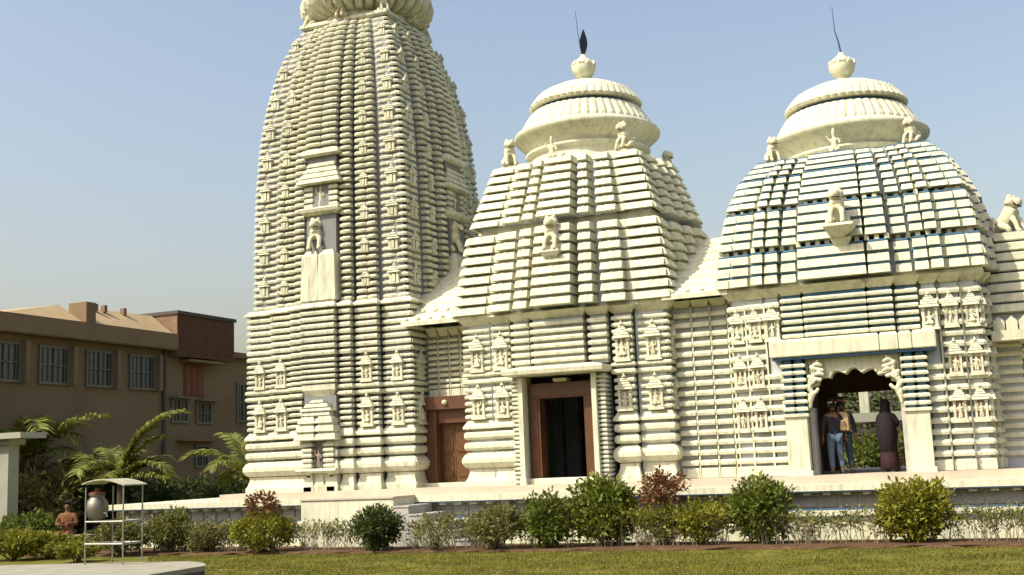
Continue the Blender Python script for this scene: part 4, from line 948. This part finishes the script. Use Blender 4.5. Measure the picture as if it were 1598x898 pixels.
# the thin clipped hedge between them
def hedge(label, x0, x1, y0, y1, h, nst, nleaf, seed, leafm):
    rnd = random.Random(seed); T = thing('hedge', label, 'hedge', ((x0 + x1) / 2, (y0 + y1) / 2, 0), 'thin clipped hedge along the flower bed')
    g = G(); pts = []; toppts = []
    for i in range(nst):
        t = rnd.random(); x_ = x0 + (x1 - x0) * t; y_ = y0 + (y1 - y0) * t + rnd.gauss(0, .10); hh = h * rnd.uniform(.7, 1.08) * (1 + .2 * noise.noise((x_ * 1.3, seed, 0)))
        a = Vector((x_, y_, 0)); b = a + Vector((rnd.gauss(0, .09), rnd.gauss(0, .07), hh * .55)); c = b + Vector((rnd.gauss(0, .10), rnd.gauss(0, .07), hh * .45))
        g.add(tube([a, b, c], [.010, .007, .003], 3))
        for k in range(2):
            e = b + Vector((rnd.gauss(0, .16), rnd.gauss(0, .1), hh * .35)); g.add(tube([b, e], [.005, .002], 3)); toppts.append((e, b))
        toppts.append((c, b)); pts += [(a.lerp(c, rnd.uniform(.35, 1)), a)]
    g.obj('twigs', 'twig', T)
    al = []
    for i in range(nleaf):
        q, c = rnd.choice(toppts if rnd.random() < .72 else pts); al.append((q + Vector((rnd.gauss(0, .10), rnd.gauss(0, .08), rnd.gauss(-.02, .07))), c))
    v, f = leaves(al, .07, .3, .55, seed); link('foliage', make_mesh('foliage', v, f, leafm), T)
hx = [(-20.6, -17.2, 'thin olive hedge left of the red-topped shrub'), (-15.9, -13.9, 'sparse hedge between red-topped and dark green shrubs'), (-12.9, -9.6, 'twiggy hedge between dark green and upright shrubs'),
      (-9.2, -5.6, 'green hedge behind the largest and rusty-headed shrubs'), (-5.0, -2.4, 'sparse hedge before the arch, between the two round shrubs'), (-1.5, 1.6, 'thin twiggy hedge at the right edge of the lawn')]
for i, (a, b, lab) in enumerate(hx):
    yy = lambda x: 23.62 + .042 * (x + 12) + .5
    dense = 1.9 if i in (0, 3) else 1.
    hedge(lab, a, b, yy(a), yy(b), .66 if i != 3 else .80, int((b - a) * 26), int((b - a) * 760 * dense), 40 + i, 'leaf_olive' if i != 3 else 'leaf_yellow')
# shrubs on the left
for px, Y, h, wd, m_, n, sz, lab in (
    (78, 22.6, .62, 1.6, 'leaf_yellow', 1100, .10, 'spreading yellow-green shrub in front of the seated person'), (20, 22.2, .7, 1.5, 'leaf_yellow', 1200, .10, 'yellow-green shrub at the left edge below the post'),
    (45, 25.2, 1.0, 1.7, 'leaf_green', 1200, .11, 'green shrub at the foot of the pavilion post'), (188, 23.2, .85, 1.3, 'leaf_olive', 1400, .09, 'leafy green shrub behind the metal water stand'), (124, 21.6, .45, 1.0, 'leaf_yellow', 700, .09, 'small yellow-green shrub beside the metal stand')):
    p = on_y(px, 820, Y); bush(lab, p.x, Y, h, wd, m_, n, sz, px + 3, group='garden shrubs at the left')
for px, Y, h, wd, m_, n, sz, lab in (
    (70, 30.5, 2.7, 2.7, 'leaf_orange', 1100, .16, 'tall orange-tinged shrub behind the pavilion post'), (60, 28.8, 2.2, 2.4, 'leaf_olive', 1000, .16, 'olive shrub arching right of the pavilion post'), (135, 31.6, 2.4, 3.0, 'leaf_dark', 1500, .17, 'dark shrub under the left palm against the beige wall'),
    (215, 32.5, 2.1, 3.2, 'leaf_dark', 1500, .17, 'dark shrub right of the left palm trunk'), (295, 33.0, 1.7, 3.0, 'leaf_dark', 1200, .16, 'low dark shrub between the two palms'), (372, 33.5, 2.0, 2.2, 'leaf_dark', 1000, .16, 'dark shrub next to the tower base behind the right palm'), (15, 31.5, 2.5, 3.0, 'leaf_dark', 1300, .17, 'dark shrub at the left edge behind the pavilion')):
    p = on_y(px, 760, Y); bush(lab, p.x, Y, h, wd, m_, n, sz, px + 11, group='tall shrubs against the beige building', narrow=.42)
# palms
def palm(label, x, y, zc, n, L, seed, dirs=None):
    rnd = random.Random(seed); T = thing('palm_tree', label, 'palm tree', (x, y, 0), 'young palms by the beige building')
    G().add(tube([(x, y, 0), (x + .05, y, zc * .5), (x, y, zc)], [.17, .13, .12], 9)).obj('trunk', 'bark', T)
    for i in range(n):
        if dirs and i < len(dirs): az, el, LL, drop = dirs[i]
        else: az, el, LL, drop = rnd.uniform(0, 360), rnd.uniform(15, 75), L * rnd.uniform(.75, 1.1), rnd.uniform(.7, 1.3)
        a = R(az); d = Vector((math.cos(a), math.sin(a), 0)); P = []
        e = R(el); p = Vector((x, y, zc)); seg = 14
        for k in range(seg + 1):
            P.append(p.copy()); p = p + (d * math.cos(e) + Vector((0, 0, math.sin(e)))) * LL / seg; e -= R(el * .9 + 40) * drop / seg * (.4 + 1.2 * k / seg)
        o = G().add(tube(P, [.028 * (1 - k / (seg + 3)) for k in range(seg + 1)], 4)).obj('frond', 'palm_leaf', T)
        v = []; f = []; m_ = 42
        for k in range(3, m_):
            t = k / m_ * seg; i0 = min(int(t), seg - 1); q = P[i0].lerp(P[i0 + 1], t - i0); tan = (P[i0 + 1] - P[i0]).normalized()
            side = tan.cross(Vector((0, 0, 1))); side = side.normalized() if side.length > .05 else Vector((-d.y, d.x, 0)); nrm = side.cross(tan)
            l = .62 * L / 3 * (1.15 - .8 * abs(k / m_ - .45)) * 1.2
            for s in (-1, 1):
                dd = (side * s * .8 + tan * .65 + nrm * rnd.uniform(.0, .35) + Vector((0, 0, rnd.uniform(-.25, .05)))).normalized(); w_ = tan * .055
                b = len(v); mid = q + dd * l * .55; tip = q + dd * l + Vector((0, 0, -.22 * l))
                v += [tuple(q - w_), tuple(q + w_), tuple(mid + w_ * .9), tuple(mid - w_ * .9), tuple(tip)]; f += [(b, b + 1, b + 2, b + 3), (b + 3, b + 2, b + 4)]
        link('leaflets', make_mesh('leaflets', v, f, 'palm_leaf'), o)
palm('young palm with tall upright fronds before the beige building, left of the stand', -26.9, 30.2, 1.8, 15, 2.4, 3, [(20, 74, 3.3, .75), (150, 66, 2.6, 1.2), (40, 80, 3.0, .7), (175, 45, 2.3, 1.4), (5, 45, 2.4, 1.6)])
palm('young palm half hidden by the left side of the tower', -22.7, 31.6, 1.6, 10, 2.2, 5, [(200, 55, 2.7, 1.1), (160, 72, 2.6, .8)])
palm('palm frond tips rising above the pavilion roof at the left edge', -31.0, 30.0, 2.6, 9, 3.2, 8, [(10, 42, 3.4, .6)])
# trees behind
def tree(label, x, y, h, r, leafm, n, size, seed, group='trees behind the temple'):
    rnd = random.Random(seed); T = thing('leafy_tree', label, 'tree', (x, y, 0), group)
    G().add(tube([(x, y, 0), (x + .1, y, h * .3), (x - .05, y, h * .6)], [.22, .17, .09], 8)).obj('trunk', 'bark', T)
    pts, cs = clump_points(rnd, (x, y, h * .64), (r, r, h * .36), n, max(30, n // 30), .26)
    v, f = leaves(pts, size, .1, .5, seed); link('crown', make_mesh('crown', v, f, leafm), T)
    for q in rnd.sample(cs, 9): G().add(tube([(x, y, h * .3), Vector((x, y, h * .45)).lerp(q, .5), q], [.08, .05, .02], 5)).obj('limb', 'bark', T)
for a in (('bushy tree seen through the arch behind the left persons', -6.2, 42, 7.2, 2.6, 'leaf_bg', 2600, .22, 1), ('yellow-green tree seen through the arch at centre', -3.9, 46, 6.3, 2.4, 'leaf_green', 2600, .22, 2), ('dark tree seen through the arch at right', -1.4, 42, 6.0, 2.4, 'leaf_bg', 2600, .22, 3),
          ('green tree behind the porch at the right edge', 1.2, 40, 5.6, 2.2, 'leaf_green', 2400, .2, 4), ('leafy tree at the far right edge behind the porch', 4.4, 44, 6.4, 3.0, 'leaf_bg', 2400, .22, 5), ('small tree on the skyline between beige building and tower', -28.6, 49.5, 8.9, 1.9, 'leaf_bg', 1500, .2, 6)): tree(*a)
for k, (x_, lab) in enumerate(((-6.3, 'low bush seen through the arch at left'), (-4.6, 'low bush seen through the arch behind the standing persons'), (-3.0, 'low bush seen through the arch left of the shawled person'), (-1.2, 'low bush seen through the arch at far right'))):
    bush(lab, x_, 39.5, 2.3, 1.9, 'leaf_green' if k % 2 else 'leaf_olive', 900, .15, 90 + k, group='bushes behind the arch')
# the garden gateway seen through the arch
gate = thing('garden_gateway', 'pale beam on white posts seen through the arch', 'gateway', (-3.8, 37.6, 0))
G().add(box(-7.5, .8, 37.5, 37.8, 2.72, 3.0)).obj('beam', 'pavilion_white', gate)
for x_ in (-7.0, -5.1, -2.9, -1.0): G().add(box(x_ - .14, x_ + .14, 37.5, 37.78, 0, 2.718)).obj('post', 'pavilion_white', gate)
G().add(box(-4.28, -4.0, 37.52, 37.78, 3.002, 3.75)).add(box(-4.33, -3.95, 37.49, 37.81, 3.752, 3.85)).obj('gate_pillar', 'plaster', gate)

# ------------------------------------------------------------------ grass blades
def grass():
    rnd = random.Random(5); v = []; f = []
    for i in range(95000):
        y = rnd.uniform(17.2, 23.7); x = rnd.uniform(-.83 * y - .5, .06 * y + 2.3)
        d = noise.noise((x * .8, y * .8, 0)) + .5 * noise.noise((x * 3, y * 3, 2))
        if d < -.35 and rnd.random() < .6: continue
        if y > 23.32 + .03 * (x + 12) + .06 * d: continue
        h = rnd.uniform(.02, .05) * (1 + .3 * d); a = rnd.uniform(0, 6.28); c, s = math.cos(a), math.sin(a); w_ = rnd.uniform(.004, .008); k = len(v); b = rnd.uniform(.2, .9) * h
        v += [(x - c * w_, y - s * w_, 0), (x + c * w_, y + s * w_, 0), (x + s * b, y - c * b, h)]; f.append((k, k + 1, k + 2))
    tag(link('grass', make_mesh('grass', v, f, 'grass')), 'short dry green lawn grass in front of the hedge', 'grass', kind='stuff')
grass()
